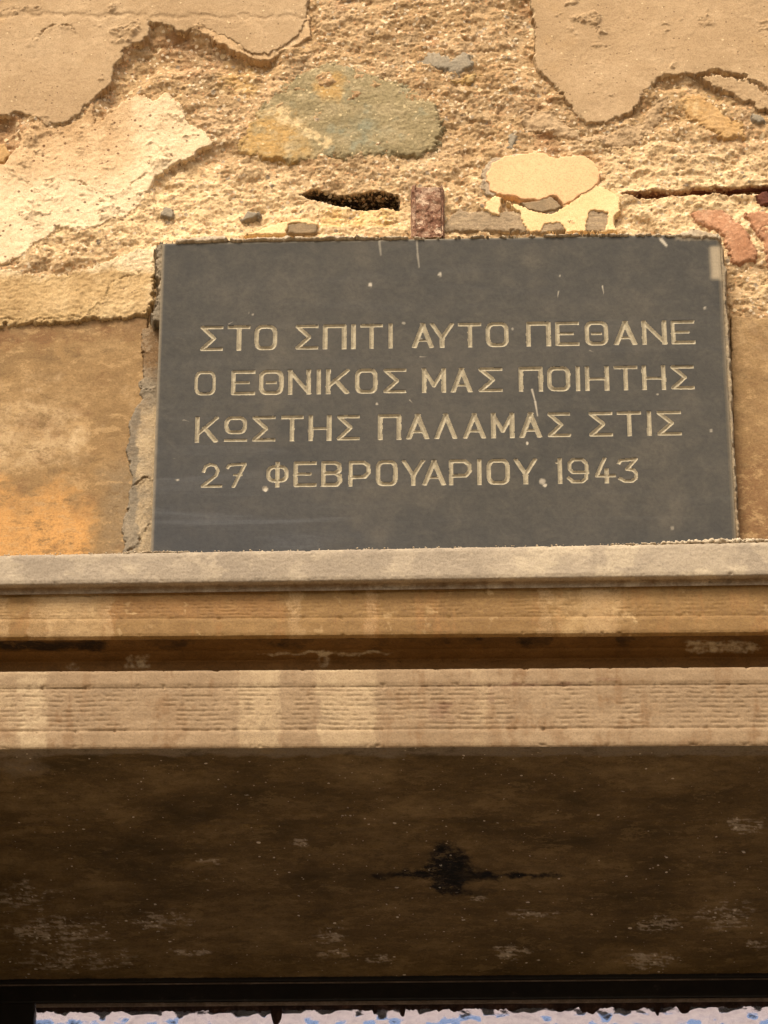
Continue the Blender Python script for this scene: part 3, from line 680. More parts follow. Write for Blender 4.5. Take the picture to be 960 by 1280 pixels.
# extend the two sides straight down to the ledge
def down(a, b): 
    k = (zbot - a[1]) / (b[1] - a[1]); return a + (b - a) * k
PL = np.array([corner[0], corner[1], down(corner[1], corner[2]), down(corner[0], corner[3])])
tx0, _ = on_y(238, 500, YP); tx1, _ = on_y(874, 500, YP)
_, tz1 = on_y(560, 394, YP); _, tz0 = on_y(560, 618, YP)
U = axis(float(tx0), float(tx1), 0.00066, PL[:, 0].min() , PL[:, 0].max(), 1.25, 0.0022)
V = axis(float(tz0), float(tz1), 0.00066, PL[:, 1].min(), PL[:, 1].max(), 1.25, 0.0022)
# warp the rectangular grid to the slab's slightly crooked outline
su = (U - U[0]) / (U[-1] - U[0]); sv = (V - V[0]) / (V[-1] - V[0])
UU, VV = np.meshgrid(U, V, indexing='ij')
SU, SV = np.meshgrid(su, sv, indexing='ij')
left = PL[3][None] * (1 - sv)[:, None] + PL[0][None] * sv[:, None]
right = PL[2][None] * (1 - sv)[:, None] + PL[1][None] * sv[:, None]
PXg = left[None, :, 0] * (1 - SU) + right[None, :, 0] * SU
topz = PL[0][1] * (1 - su) + PL[1][1] * su; botz = PL[3][1] * (1 - su) + PL[2][1] * su
PZg = botz[:, None] * (1 - SV) + topz[:, None] * SV
edge_d = np.minimum.reduce([SU * (U[-1] - U[0]), (1 - SU) * (U[-1] - U[0]), (1 - SV) * (V[-1] - V[0])])
dep = np.zeros_like(PXg); owner = np.full(PXg.shape, -1)
for li, (g, x0, x1, yt, yb) in enumerate(LET):
    bx = PXZ([(x0, yt), (x1, yt), (x1, yb), (x0, yb)], YP)      # outer box
    bl, br, tp, bt = bx[3], bx[2], bx[0], bx[3]
    xmin, xmax = bx[:, 0].min(), bx[:, 0].max(); zmin, zmax = (bx[2, 1] + bx[3, 1]) / 2, (bx[0, 1] + bx[1, 1]) / 2
    m = (PXg > xmin - .004) & (PXg < xmax + .004) & (PZg > zmin - .004) & (PZg < zmax + .004)
    ii = np.where(m); x = PXg[ii]; z = PZg[ii]
    jit = [rnd.uniform(-1, 1) for _ in range(4)]
    x = x + 0.00025 * fbm(x, z, 0.008, 2, li); z = z + 0.00025 * fbm(x, z, 0.008, 2, li + 50)
    best = np.zeros(x.shape)
    ox, oz = HW, HW * 0.92
    for pts, wf in G[g]:
        w = HW * wf * (1 + 0.06 * jit[0]) * (0.72 if g == 'Ο' and x0 < 245 else 1.0)
        if g == 'Ι': P = [((xmin + xmax) / 2 if True else 0, zmin + oz + (zmax - zmin - 2 * oz) * b) for a, b in pts]
        else: P = [(xmin + ox + (xmax - xmin - 2 * ox) * a, zmin + oz + (zmax - zmin - 2 * oz) * b) for a, b in pts]
        closed = math.hypot(P[0][0] - P[-1][0], P[0][1] - P[-1][1]) < 1e-6
        for k in range(len(P) - 1):
            ax, az_ = P[k]; bx_, bz_ = P[k + 1]
            L = math.hypot(bx_ - ax, bz_ - az_)
            ex, ez = (bx_ - ax) / L, (bz_ - az_) / L
            al = (x - ax) * ex + (z - az_) * ez; pp = np.abs(-(x - ax) * ez + (z - az_) * ex)
            end0 = (k == 0 and not closed); end1 = (k == len(P) - 2 and not closed)
            over = np.maximum(np.maximum(-al, al - L), 0)
            cap = w - np.hypot(pp, over)
            inr = w - pp
            v = np.where(over <= 0, inr, cap)
            if end0: v = np.where(al < 0, np.minimum(inr, al + HW * 1.0), v); v = np.where(al >= 0, np.minimum(v, al + HW), v)
            if end1: v = np.where(al > L, np.minimum(inr, L + HW * 1.0 - al), v); v = np.where(al <= L, np.minimum(v, L + HW - al), v)
            best = np.maximum(best, v)
    best = np.minimum(best, np.minimum(z - (zmin - .0001), (zmax + .0001) - z) + 0.0)
    best = np.clip(best, 0, None)
    cur = dep[ii]; up = best > cur
    cur = np.where(up, best, cur); dep[ii] = cur
    ow = owner[ii]; ow[up & (best > 0)] = li; owner[ii] = ow
groove = np.minimum(dep, 0.0031) * 0.72
scr = np.zeros_like(PXg); lime = np.zeros_like(PXg)
ppx, ppy = proj(PXg, np.full(PXg.shape, YP), PZg)
def line_mask(pts, w):
    L = PXZ(pts, YP); dd = np.full(PXg.shape, 1.0)
    for a, b in zip(L[:-1], L[1:]):
        e = b - a; wx = PXg - a[0]; wz = PZg - a[1]
        tt = np.clip((wx * e[0] + wz * e[1]) / (e @ e), 0, 1)
        dd = np.minimum(dd, np.hypot(wx - e[0] * tt, wz - e[1] * tt) + 0.0006 * tt)
    return smooth(w, w * 0.3, dd)
for pts, w, k in [([(665, 487), (669, 502), (672, 520)], .0016, .7), ([(821, 292), (826, 299), (833, 307)], .0028, .9), ([(753, 358), (755, 368)], .0010, .7), ([(698, 365), (697, 372)], .0010, .6),
                  ([(311, 392), (319, 394)], .0010, .6), ([(525, 446), (533, 446)], .0008, .5), ([(737, 438), (742, 440)], .0009, .4), ([(286, 405), (292, 402)], .0009, .4), ([(512, 500), (516, 504)], .0009, .5),
                  ([(521, 300), (522, 318), (524, 334)], .0018, .35), ([(474, 300), (476, 318)], .0022, .3), ([(217, 573), (216, 580)], .0009, .5), ([(230, 525), (236, 527)], .0008, .5)]:
    lime = np.maximum(lime, k * line_mask(pts, w))
for (a, b, r, k) in [(463, 356, 3.2, .8), (550, 343, 3.0, .7), (678, 602, 5, .55), (681, 607, 3, .8), (331.5, 611, 4.2, .85), (659, 554, 2, .9), (222, 600, 2, .7), (882, 385, 2, .7), (527, 424, 2, .4), (505, 404, 2.5, .4), (641, 411, 2, .4),
                     (471, 505, 2, .6), (889, 538, 2.2, .5), (563, 580, 2, .4), (840, 660, 3, .3), (700, 345, 1.4, .6), (822, 493, 1.5, .5)]:
    lime = np.maximum(lime, k * smooth(r, r * 0.45, np.hypot(ppx - a, ppy - b) + 1.6 * fbm(PXg, PZg, 0.003, 3, a)))
sp = fbm(PXg, PZg, 0.0035, 2, 77)
lime = np.maximum(lime, 0.3 * smooth(0.80, 0.95, sp))
dust = np.clip(0.85 * smooth(895 - 12, 895 - 4, ppx - (ppy - 300) * 0.052) * smooth(352, 346, ppy) * smooth(306, 310, ppy) + 0.6 * smooth(840, 850, ppx) * smooth(302, 298, ppy + 2 * sp)
               + 0.07 * smooth(0.1, 0.6, fbm(PXg, PZg, 0.10, 4, 71)) + 0.5 * smooth(0.004, 0.0, edge_d), 0, 1)
blue = smooth(460, 640, ppy) * smooth(640, 240, ppx) + 0.4 * smooth(620, 690, ppy)
Ypl = YP + groove + 0.00035 * fbm(PXg, PZg, 0.08, 3, 70) + 0.0022 * smooth(0.0030, 0, edge_d + 0.0012 * fbm(PXg, PZg, 0.02, 3, 72))
# small pits where the stone is chipped
Ypl = Ypl + 0.0010 * smooth(4.0, 1.5, np.hypot(ppx - 331.5, ppy - 611))
x_, z_ = corner[0]
plaque = empty('memorial_plaque', (0.0, YP + 0.02, zbot), 'dark grey marble memorial plaque with four lines of engraved beige Greek capitals', 'plaque')
co = np.stack([PXg, Ypl, PZg], -1).reshape(-1, 3)
q = grid_quads(len(U), len(V))
oq = owner.ravel()[q]; deepq = (dep.ravel()[q] > 0.00002).sum(1)
lid = np.where(deepq >= 3, oq.max(1), -1)
c2, q2, at = keep(co, q, lid < 0, dict(blue=blue, dust=dust, lime=lime))
adopt(link_mesh('slab', c2, q2, M['slate'], None, True, at), plaque)
for li, L in enumerate(LET):
    c2, q2, _ = keep(co, q, lid == li)
    if len(q2) == 0: continue
    o = adopt(link_mesh('engraved_numeral' if L[0] in '1234790' else 'engraved_letter', c2, q2, M['letter']), plaque)
# sides and back of the slab
P4 = [PL[0], PL[1], PL[2], PL[3]]
vb = []; fq = []
for k in range(4):
    vb += [(P4[k][0], YP + 0.0022, P4[k][1]), (P4[k][0], 0.012, P4[k][1])]
for k in range(4):
    a, b = k, (k + 1) % 4
    fq.append((2 * a, 2 * b, 2 * b + 1, 2 * a + 1))
fq.append((1, 3, 5, 7))
me_attr = dict(blue=np.zeros(8), dust=np.full(8, 0.3), lime=np.zeros(8))
adopt(link_mesh('slab_edge', vb, fq, M['slate'], None, False, me_attr), plaque)

# ------------------------------------------------------------------ moulded marble lintel
SX0, SX1 = OX0 - 0.24, OX1 + 0.24
surround = empty('door_lintel', (0.0, 0.0, Z_SOFFIT), 'moulded marble door lintel with chiselled bands and dark brown underside, below the plaque', 'door lintel')
xs_f = axis(float(on_y(-30, 800, -0.15)[0]), float(on_y(990, 800, -0.15)[0]), 0.0013, SX0, SX1, 1.15, 0.03)

def strip(name, prof, mat, mats_attr=None, chisel=None, seed=1.0, step=0.0011, wear=0.0004, label=None):
    """prof = [(zline, y), ...] from top to bottom; the member is swept along x"""
    zs = []; ys = []; seg = []
    for k in range(len(prof) - 1):
        (a0, b0), y0 = prof[k]; (a1, b1), y1 = prof[k + 1]
        n_ = max(2, int(math.hypot(a1 - a0, y1 - y0) / step))
        for j in range(n_ + (k == len(prof) - 2)):
            t_ = j / n_
            zs.append((a0 + (a1 - a0) * t_, b0 + (b1 - b0) * t_)); ys.append(y0 + (y1 - y0) * t_); seg.append(k + t_)
    zs = np.array(zs); ys = np.array(ys); seg = np.array(seg)
    # outward direction in the y,z plane
    dz = np.gradient(zs[:, 0]); dy = np.gradient(ys); L = np.hypot(dz, dy) + 1e-12
    ny, nz = dz / L, -dy / L          # walking down: (dz<0) -> ny<0 faces the street
    Xg, K = np.meshgrid(xs_f, np.arange(len(ys)), indexing='ij')
    Zg = zs[K, 0] + zs[K, 1] * Xg; Yg = ys[K]
    sg = seg[K]
    arc = np.concatenate([[0], np.cumsum(np.hypot(np.diff(zs[:, 0]), np.diff(ys)))])[K]
    off = wear * fbm(Xg, arc, 0.03, 4, seed, 0.6) + wear * 0.6 * fbm(Xg, arc, 0.004, 2, seed + 1)
    if chisel:
        off = off + chisel(Xg, arc, sg)
    # chipped arrises
    crn = np.zeros_like(arc)
    acc = 0
    for k in range(1, len(prof) - 1):
        i0 = int(np.argmin(np.abs(seg - k)))
        dd = np.abs(arc - arc[0, i0])
        crn = np.maximum(crn, smooth(0.0035, 0.0, dd))
    chip = smooth(0.15, 0.5, fbm(Xg, arc * 0.4, 0.012, 4, seed + 3, 0.65))
    off = off - crn * (0.0006 + 0.0016 * chip)
    Yg = Yg + off * ny[K]; Zg = Zg + off * nz[K]
    px, py = proj(Xg, Yg, Zg)
    px = px + 13 * fbm(Xg, arc, 0.02, 5, seed + 7, 0.7); py = py + 3 * fbm(Xg, arc, 0.02, 4, seed + 8, 0.65)
    av = mats_attr(px, py, Xg, arc, sg) if mats_attr else {}
    o = link_mesh(name, np.stack([Xg, Yg, Zg], -1).reshape(-1, 3), grid_quads(len(xs_f), len(ys)), mat, None, True, {k: v for k, v in av.items()})
    if label: o['label'] = label
    return adopt(o, surround)

def shift(zl, dz): return (zl[0] + dz, zl[1])
z_t0 = LEDGE_Z
z_t1 = zline(731, 718.5, Y_TOP)
z_g = zline(737.5, 726, -0.150)
z_u1 = zline(774, 769, Y_UP)
z_u2 = zline(796.5, 790, Y_UP)
z_r = zline(838, 832, Y_LOW)
z_l1 = zline(859, 853, Y_LOW)
z_l2 = zline(914, 909, Y_LOW)
z_s = Z_SOF

def bl(x, x0, x1, s=5): return smooth(x0 - s, x0 + s, x) * smooth(x1 + s, x1 - s, x)
def sparse(x, z, size, thr, seed): return smooth(thr, thr + 0.15, fbm(x, z, size, 4, seed, 0.6))

strip('cornice_fillet', [(shift(z_t0, 0.001), 0.02), (shift(z_t0, -0.0005), Y_TOP + 0.002), (shift(z_t0, -0.003), Y_TOP), (shift(z_t1, 0.0015), Y_TOP), (z_t1, Y_TOP + 0.0012), (shift(z_t1, -0.0008), Y_TOP + 0.009), (shift(z_t1, -0.005), Y_TOP + 0.0105)], M['m_top'],
      lambda px, py, x, a, s: dict(pale=np.clip(0.45 * sparse(x, a, 0.05, 0.0, 81) + 0.4 * bl(px, 600, 960, 40), 0, 1), fascia_shade=np.clip(smooth(4.0, 4.8, s) * 0.6, 0, 1)), seed=21, wear=0.0007)  # last mask darkens the underside: shade put into the marble colour

def chis(pitch, s0, depth, seed, seglo, seghi):
    def f(x, a, s):
        w = (a - s0) / pitch + 0.35 * fbm(x, a, 0.06, 2, seed) + 0.12 * fbm(x, a, 0.012, 2, seed + 1)
        li = np.floor(w + 0.5)
        g = 0.5 + 0.5 * np.cos(2 * np.pi * w)
        br = smooth(-0.12, 0.12, fbm(x * 1.0 + li * 0.37, li * 0.2, 0.013, 3, seed + 2, 0.6))
        m = ((s >= seglo) & (s <= seghi)).astype(float)
        flat = smooth(-0.05, 0.3, fbm(x, a, 0.05, 3, seed + 5)) * 0.85
        return -depth * m * (g ** 4) * (0.12 + 0.88 * br) * (1 - flat) - 0.0006 * m * np.abs(fbm(x, a, 0.003, 2, seed + 4))
    return f
BL_U = [(-20, 12), (36, 142), (360, 378), (455, 472), (672, 690), (728, 775)]
def a_upper(px, py, x, a, s):
    return dict(block=np.clip(sum(bl(px + 3 * fbm(x, a, 0.01, 2, 5), p0, p1, 3) for p0, p1 in BL_U) * (0.55 + 0.35 * fbm(x, a, 0.02, 3, 84)), 0, 1),
                pale=np.clip(0.5 * sparse(x, a, 0.02, 0.25, 85) + 0.6 * bl(px, 50, 130, 20) + 0.6 * bl(px, 690, 790, 40) , 0, 1),
                deep=np.clip(0.8 * bl(px, 142, 360, 30) * smooth(2.2, 1.8, s) + 0.7 * smooth(-0.05, 0.3, fbm(x, a * 0.25, 0.028, 5, 86, 0.7)), 0, 1),
                fascia_shade=np.clip(smooth(0.85, 0.1, s) * (0.9 + 0.5 * fbm(x, a, 0.03, 3, 87)) , 0, 1))  # shadow of the fillet above, painted along the top of the band
strip('upper_band', [(shift(z_g, 0.006), Y_UP - 0.0012), (shift(z_g, -0.006), Y_UP + 0.0008), (z_u1, Y_UP + 0.0006), (shift(z_u1, -0.001), Y_UP - 0.0006), (z_u2, Y_UP), (shift(z_u2, -0.0015), Y_UP + 0.004)], M['m_upper'], a_upper, chis(0.0046, 0.012, 0.0007, 91, 0.6, 2.0), seed=22)
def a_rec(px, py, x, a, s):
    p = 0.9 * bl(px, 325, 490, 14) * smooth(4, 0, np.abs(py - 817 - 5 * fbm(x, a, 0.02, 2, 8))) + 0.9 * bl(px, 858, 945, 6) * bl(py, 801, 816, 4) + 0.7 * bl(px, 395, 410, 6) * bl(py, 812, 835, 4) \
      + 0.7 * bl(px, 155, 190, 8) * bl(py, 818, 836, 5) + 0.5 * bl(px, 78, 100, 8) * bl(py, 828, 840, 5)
    return dict(pale=np.clip(p * (0.7 + 0.8 * fbm(x, a, 0.006, 3, 9)), 0, 1), soot_shade=np.clip(0.9 * bl(px, 0, 130, 10) * bl(py, 803, 812, 4) + 0.35 * smooth(1.3, 0.4, s) + 0.3 * sparse(x, a, 0.04, 0.1, 88), 0, 1))
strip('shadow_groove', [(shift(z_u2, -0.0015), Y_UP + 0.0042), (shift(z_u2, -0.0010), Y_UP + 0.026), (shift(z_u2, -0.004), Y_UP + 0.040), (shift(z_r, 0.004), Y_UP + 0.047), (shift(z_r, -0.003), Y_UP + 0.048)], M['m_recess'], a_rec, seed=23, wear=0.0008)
BL_L = [(297, 352), (398, 470), (592, 612), (-20, 20), (352, 398)]
def a_lower(px, py, x, a, s):
    n = fbm(x, a, 0.02, 3, 92)
    return dict(block=np.clip(sum(bl(px + 3 * n, p0, p1, 7) for p0, p1 in BL_L[:4]) * (0.5 + 0.6 * n) , 0, 1),
                pale=np.clip(0.75 * smooth(2.3, 1.0, s) * sparse(x, a, 0.03, -0.05, 93) + 0.3 * sparse(x, a, 0.012, 0.3, 94) + 0.6 * bl(px, 20, 60, 14) + 0.5 * bl(px, 297, 352, 5) + 0.5 * bl(px, 398, 470, 5), 0, 1),
                deep=np.clip(0.5 * smooth(0.0, 0.3, fbm(x, a * 0.25, 0.030, 5, 95, 0.7)) + 0.3 * sparse(x, a, 0.05, 0.05, 98) + 0.12 * bl(px, 470, 960, 20), 0, 1),
                stain=np.clip(0.75 * bl(px, 545, 735, 12) * smooth(5, 1, np.abs(py - 857 + 0.01 * (px - 545))) * (0.6 + n) + 0.6 * bl(px, 608, 625, 6) * bl(py, 858, 880, 5) + 0.4 * bl(px, 535, 570, 8) * bl(py, 875, 905, 6)
                              + 0.55 * bl(px, 745, 770, 4) * smooth(4, 1, np.abs(py - 849)), 0, 1))
strip('lower_band', [(shift(z_r, -0.0015), Y_UP + 0.045), (shift(z_r, 0.0003), Y_LOW + 0.003), (shift(z_r, -0.0012), Y_LOW), (z_l1, Y_LOW), (shift(z_l1, -0.0014), Y_LOW + 0.0006), (z_l2, Y_LOW + 0.0006), (shift(z_l2, -0.0008), Y_LOW - 0.0003), (shift(z_s, 0.0012), Y_LOW), (z_s, Y_LOW + 0.0012)],
      M['m_lower'], a_lower, chis(0.0056, 0.083, 0.0010, 96, 4.0, 5.0), seed=24)
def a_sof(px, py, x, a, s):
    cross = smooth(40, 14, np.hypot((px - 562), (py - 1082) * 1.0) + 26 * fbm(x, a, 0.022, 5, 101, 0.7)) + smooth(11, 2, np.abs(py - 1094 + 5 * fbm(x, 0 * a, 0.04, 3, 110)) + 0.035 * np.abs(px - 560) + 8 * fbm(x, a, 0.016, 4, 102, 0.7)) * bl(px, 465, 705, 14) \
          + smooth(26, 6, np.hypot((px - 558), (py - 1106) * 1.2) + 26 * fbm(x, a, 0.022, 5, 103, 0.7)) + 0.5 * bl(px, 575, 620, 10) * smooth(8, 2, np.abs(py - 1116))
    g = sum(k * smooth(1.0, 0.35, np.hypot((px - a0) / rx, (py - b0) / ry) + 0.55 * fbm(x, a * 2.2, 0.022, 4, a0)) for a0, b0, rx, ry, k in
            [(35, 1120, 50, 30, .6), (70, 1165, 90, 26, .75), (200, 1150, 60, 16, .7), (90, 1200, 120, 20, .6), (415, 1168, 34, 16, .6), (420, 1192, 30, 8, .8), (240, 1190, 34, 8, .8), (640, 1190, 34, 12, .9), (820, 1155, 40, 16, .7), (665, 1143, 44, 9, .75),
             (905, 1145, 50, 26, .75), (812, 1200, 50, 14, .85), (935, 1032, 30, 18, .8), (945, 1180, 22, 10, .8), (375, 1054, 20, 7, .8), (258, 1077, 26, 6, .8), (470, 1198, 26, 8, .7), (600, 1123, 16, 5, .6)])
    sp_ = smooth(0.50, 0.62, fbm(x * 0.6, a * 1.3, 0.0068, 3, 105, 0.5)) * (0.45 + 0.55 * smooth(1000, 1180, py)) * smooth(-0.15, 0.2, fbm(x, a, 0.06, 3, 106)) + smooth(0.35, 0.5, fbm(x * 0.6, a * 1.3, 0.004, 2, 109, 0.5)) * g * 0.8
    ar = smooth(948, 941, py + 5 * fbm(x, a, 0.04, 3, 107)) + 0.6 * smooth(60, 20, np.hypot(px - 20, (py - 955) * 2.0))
    return dict(soot_shade=np.clip(cross, 0, 1), fleck=np.clip(1.6 * sp_, 0, 1), grey=np.clip(g * smooth(-0.25, 0.25, fbm(x * 0.5, a * 1.4, 0.009, 5, 108, 0.75)) * 1.25, 0, 1), arris=np.clip(ar, 0, 1))
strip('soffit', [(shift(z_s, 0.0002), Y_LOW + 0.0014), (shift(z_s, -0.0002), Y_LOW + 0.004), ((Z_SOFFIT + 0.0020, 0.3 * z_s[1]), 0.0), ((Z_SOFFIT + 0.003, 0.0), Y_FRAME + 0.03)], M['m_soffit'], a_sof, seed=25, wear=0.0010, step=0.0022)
# ends of the lintel and its core behind the mouldings
boxes('lintel_core', [(SX0 + 0.001, SX1 - 0.001, -0.095, 0.098, Z_SOFFIT + 0.012, LEDGE_Z[0] - 0.012), (SX0 + 0.001, SX1 - 0.001, 0.1, Y_FRAME + 0.053, Z_SOFFIT + 0.012, Z_SOFFIT + 0.25)], M['m_top'], surround)
for sx in (SX0, SX1):
    prof = [(0.02, z_t0[0]), (Y_TOP, z_t0[0]), (Y_TOP, z_t1[0]), (Y_UP, z_t1[0] - 0.002), (Y_UP, z_u2[0]), (Y_UP + 0.045, z_u2[0]), (Y_UP + 0.045, z_r[0]), (Y_LOW, z_r[0]), (Y_LOW, z_s[0]), (0.02, z_s[0])]
    me = bpy.data.meshes.new('lintel_end')
    me.from_pydata([(sx, a, b) for a, b in prof], [], [tuple(range(len(prof)))]); me.materials.append(M['m_top'])
    o = bpy.data.objects.new('lintel_end', me); COL.objects.link(o); adopt(o, surround)
# jambs under the lintel
for xa_, xb_, lab in ((SX0 + 0.06, OX0, 'plain marble door jamb left of the black door'), (OX1, SX1 - 0.06, 'plain marble door jamb right of the black door')):
    j = empty('door_jamb', ((xa_ + xb_) / 2, 0, 0), lab, 'door jamb', 'marble door jambs')
    boxes('shaft', [(xa_, xb_, -0.10, Y_FRAME - 0.001, 0.16, Z_SOFFIT - 0.004)], M['m_lower'], j, 0.003)
    boxes('plinth', [(xa_ - 0.012, xb_ + 0.004, -0.125, Y_FRAME - 0.002, 0.004, 0.158)], M['m_lower'], j, 0.003)

# crumbs on the ledge
def rocks(name, spots, mat, seed):
    r = np.random.RandomState(seed); V_, Q_ = [], []
    import bmesh
    bm = bmesh.new(); bmesh.ops.create_icosphere(bm, subdivisions=1, radius=1.0)
    bv = np.array([v.co for v in bm.verts]); bf = np.array([[v.index for v in f.verts] for f in bm.faces]); bm.free()
    for (x, y, z, s) in spots:
        k = bv * (s * (0.7 + 0.6 * r.rand(len(bv), 1))) * (0.7 + 0.6 * r.rand(1, 3))
        a = r.rand() * 6; R_ = np.array([[math.cos(a), -math.sin(a), 0], [math.sin(a), math.cos(a), 0], [0, 0, 1]])
        Q_.append(bf + len(V_) * len(bv)); V_.append(k @ R_.T + [x, y, z])
    return link_mesh(name, np.concatenate(V_), np.concatenate(Q_), mat, None, False)
spots = []
for k in range(900):
    u = rnd.random()
    if u < 0.55: px = rnd.triangular(740, 990, 930); s = rnd.uniform(0.0008, 0.0030) * (0.6 + 0.5 * (px > 830))
    elif u < 0.75: px = rnd.triangular(140, 240, 196); s = rnd.uniform(0.0006, 0.0017)
    else: px = rnd.uniform(-20, 990); s = rnd.uniform(0.0004, 0.0011)
    x = float(on_y(px, 690, Y_TOP)[0]); back = rnd.uniform(0.001, 0.012) if s > 0.0012 else rnd.uniform(0.0, 0.004)
    pile = 0.004 * max(0, 1 - abs(px - 950) / 90) if px > 860 else 0
    spots.append((x, Y_TOP + 0.002 + back, LEDGE_Z[0] + LEDGE_Z[1] * x + s * 0.5 + rnd.uniform(0, pile), s))
tag(rocks('mortar_crumbs', spots, M['fill_pale'], 5), 'whitish mortar crumbs fallen on the top edge of the marble lintel', 'crumbs', kind='stuff')

# ------------------------------------------------------------------ door with its transom light
t = NT('black_paint')
n2 = t.noise(60, 6, 0.7, (1, 1, 1)); 
c = t.ramp(n2, [(0.4, (0.006, 0.005, 0.004, 1)), (0.62, (0.010, 0.008, 0.006, 1)), (0.74, (0.05, 0.04, 0.035, 1))])
M['black'] = t.finish(c, 0.5, t.bump(n2, 0.0006), 0.3)
M['putty'] = masonry('old_putty', A(34, 22, 16), A(52, 34, 26), A(90, 66, 54), 60, 200, 500, 0.0008)
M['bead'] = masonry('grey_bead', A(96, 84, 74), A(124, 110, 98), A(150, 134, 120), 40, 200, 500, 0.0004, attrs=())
t = NT('hammered_glass')
n1 = t.noise(140, 2, 0.5, None, 0.5)
g = t.n('ShaderNodeBsdfPrincipled')
g.inputs['Base Color'].default_value = (1.0, 0.98, 0.97, 1); g.inputs['Roughness'].default_value = 0.16
g.inputs['IOR'].default_value = 1.5; g.inputs['Transmission Weight'].default_value = 1.0
t.l(t.bump(n1, 0.0004), g.inputs['Normal']); t.l(g.outputs[0], t.out.inputs[0])
M['glass'] = t.m

fz0 = float(on_y(480, 1221, Y_FRAME)[1])               # where the rail meets the soffit
fz1 = float(on_y(480, 1250, Y_FRAME)[1])
fz2 = float(on_y(480, 1255, Y_FRAME + 0.006)[1])
fz1 = float(on_y(480, 1250, Y_FRAME + 0.003)[1]); fz3 = float(on_y(480, 1255.5, Y_FRAME + 0.010)[1])
stile_x = float(on_y(43, 1265, Y_FRAME)[0])
door = empty('panelled_door', ((OX0 + OX1) / 2, Y_FRAME, 0.004), 'black painted door under the lintel with a hammered glass transom pane', 'door')
ZT = fz0 + 0.004
TB = fz1 - 0.42                                         # bottom of the transom light
W = OX1 - OX0
boxes('top_rail', [(OX0, OX1, Y_FRAME + 0.003, Y_FRAME + 0.0058, fz1, ZT - 0.009), (OX0, OX1, Y_FRAME + 0.0092, Y_FRAME + 0.05, fz1 + 0.012, ZT - 0.009)], M['black'], door, 0.002)
boxes('highlight_strip', [(OX0 + 0.001, OX1 - 0.001, Y_FRAME + 0.0015, Y_FRAME + 0.02, ZT - 0.0095, ZT - 0.0088)], M['bead'], door)  # thin grey strip painting in the highlight along the rail edge
# thin batten under the soffit, uneven
boxes('top_batten', [(OX0, OX1, Y_FRAME - 0.0015, Y_FRAME + 0.03, ZT - 0.0085, ZT - 0.001)], M['black'], door, 0.0012)
boxes('stile', [(OX0, stile_x, Y_FRAME, Y_FRAME + 0.05, 0.01, fz1 - 0.0005)], M['black'], door, 0.003)
boxes('stile', [(OX1 - (stile_x - OX0), OX1, Y_FRAME, Y_FRAME + 0.05, 0.01, fz1 - 0.0005)], M['black'], door, 0.003)
boxes('transom_bar', [(stile_x, OX1 - (stile_x - OX0), Y_FRAME, Y_FRAME + 0.05, TB - 0.08, TB)], M['black'], door, 0.003)
boxes('glazing_bead', [(stile_x + 0.0005, OX1 - (stile_x - OX0) - 0.0005, Y_FRAME + 0.006, Y_FRAME + 0.0085, fz2, fz1 + 0.008)], M['bead'], door, 0.001)
# ragged putty along the top of the pane
gx = np.arange(stile_x, OX1 - (stile_x - OX0), 0.0014)
depth_ = 0.0018 + 0.003 * smooth(-0.1, 0.5, fbm(gx, 0 * gx, 0.02, 4, 120, 0.7)) + 0.002 * fbm(gx, 0 * gx, 0.004, 2, 121)
pgx = proj(gx, np.full(gx.shape, Y_FRAME + 0.01), np.full(gx.shape, fz1))[0]
for cpx_, w_, dp in [(345, 7, 0.020), (503, 4, 0.011), (740, 8, 0.010), (730, 5, 0.008), (822, 4, 0.013), (855, 9, 0.010), (568, 5, 0.006), (700, 10, 0.007), (790, 14, 0.006), (640, 8, 0.006), (468, 3, 0.008)]:
    depth_ = np.maximum(depth_, dp * np.sqrt(np.clip(1 - ((pgx - cpx_ + 2.5 * fbm(gx, 0 * gx, 0.005, 3, 140 + w_)) / w_) ** 2, 0, 1)))
rows_ = np.linspace(0, 1, 9)
GX, RW = np.meshgrid(gx, rows_, indexing='ij')
GZ = fz3 - depth_[:, None] * RW
GYY = Y_FRAME + 0.0155 - 0.006 * np.sqrt(np.clip(1 - RW ** 2, 0, 1)) - 0.0015 * fbm(GX, GZ, 0.004, 2, 122)
GYY[:, -1] = Y_FRAME + 0.0175
pt = adopt(link_mesh('putty', np.stack([GX, GYY, GZ], -1).reshape(-1, 3), grid_quads(len(gx), 9), M['putty']), door)
# hammered pane: real relief on the street side, flat at the back
gx = np.arange(stile_x - 0.004, OX1 - (stile_x - OX0) + 0.004, 0.0022); gz = np.concatenate([np.arange(TB - 0.004, fz1 - 0.06, 0.004), np.arange(fz1 - 0.06, fz1 + 0.0115, 0.0016)])
GX, GZ = np.meshgrid(gx, gz, indexing='ij')
d1, v1 = cells(GX + 0.004 * fbm(GX, GZ, 0.02, 2, 131), GZ, 0.0155, 5)
GY = Y_FRAME + 0.018 + 0.0048 * np.clip(d1, 0, 0.8) ** 2 * 1.6 - 0.0006 * fbm(GX, GZ, 0.008, 2, 133)
cof = np.stack([GX, GY, GZ], -1).reshape(-1, 3); cob = np.stack([GX, np.full(GX.shape, Y_FRAME + 0.0235), GZ], -1).reshape(-1, 3)
qf = grid_quads(len(gx), len(gz)); nf = len(cof)
nu, nv_ = len(gx), len(gz)
side = []
for i in range(nu - 1):
    for j in (0, nv_ - 1):
        a = i * nv_ + j; b = (i + 1) * nv_ + j; side.append((a, a + nf, b + nf, b) if j == 0 else (a, b, b + nf, a + nf))
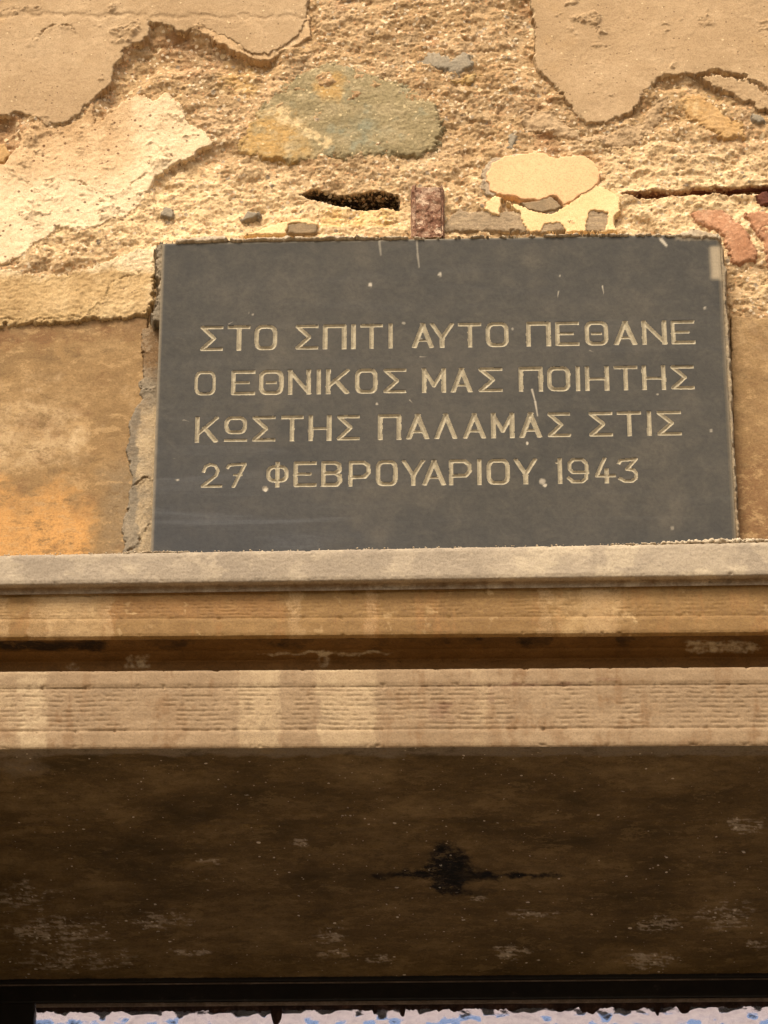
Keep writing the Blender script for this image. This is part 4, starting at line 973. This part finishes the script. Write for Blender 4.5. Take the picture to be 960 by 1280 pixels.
for j in range(nv_ - 1):
    for i in (0, nu - 1):
        a = i * nv_ + j; b = a + 1; side.append((a, b, b + nf, a + nf) if i == 0 else (a, a + nf, b + nf, b))
adopt(link_mesh('glass_pane', np.concatenate([cof, cob]), np.concatenate([qf, qf[:, ::-1] + nf, np.array(side)]), M['glass']), door)
# two leaves below the transom
mid = (OX0 + OX1) / 2
for a, b in ((stile_x + 0.002, mid - 0.002), (mid + 0.002, OX1 - (stile_x - OX0) - 0.002)):
    leaf = boxes('door_leaf', [(a, b, Y_FRAME + 0.012, Y_FRAME + 0.045, 0.02, TB - 0.084)], M['black'], door, 0.002)
    for z0_, z1_ in ((0.15, 0.75), (0.87, TB - 0.2)):
        p = boxes('door_panel', [(a + 0.09, b - 0.09, Y_FRAME + 0.002, Y_FRAME + 0.0118, z0_, z1_)], M['black'], None, 0.004)
        p.parent = leaf
        p.matrix_parent_inverse = Matrix.Identity(4)

# ------------------------------------------------------------------ unseen pale wall added behind the pane to brighten the glass
M['backdrop_pale'] = masonry('backdrop_pale', A(150, 142, 152), A(206, 194, 198), A(246, 232, 226), 5, 14, 90, 0.001, crisp=0.5)
yw = Y_FRAME + 3.0
bw = boxes('glass_backdrop', [(-4, 4.2, yw, yw + 0.3, 0.004, 6.05)], M['backdrop_pale'], None, 0.02)
tag(bw, 'pale wall added behind the hammered glass at the bottom to brighten it', 'back wall'); bw['kind'] = 'thing'
# ------------------------------------------------------------------ ground
M['paving'] = masonry('street_paving', A(120, 108, 92), A(140, 126, 106), A(158, 142, 120), 3, 20, 120, 0.002)
gm = bpy.data.meshes.new('ground')
gm.from_pydata([(-60, -60, 0), (60, -60, 0), (60, 60, 0), (-60, 60, 0)], [], [(0, 1, 2, 3)])
gm.materials.append(M['paving'])
for o_ in (wall, surround, door): o_['kind'] = 'thing'
for o_ in bpy.data.objects:
    if o_.name.startswith('door_jamb'): o_['kind'] = 'thing'
go = bpy.data.objects.new('street', gm); COL.objects.link(go)
tag(go, kind='structure')
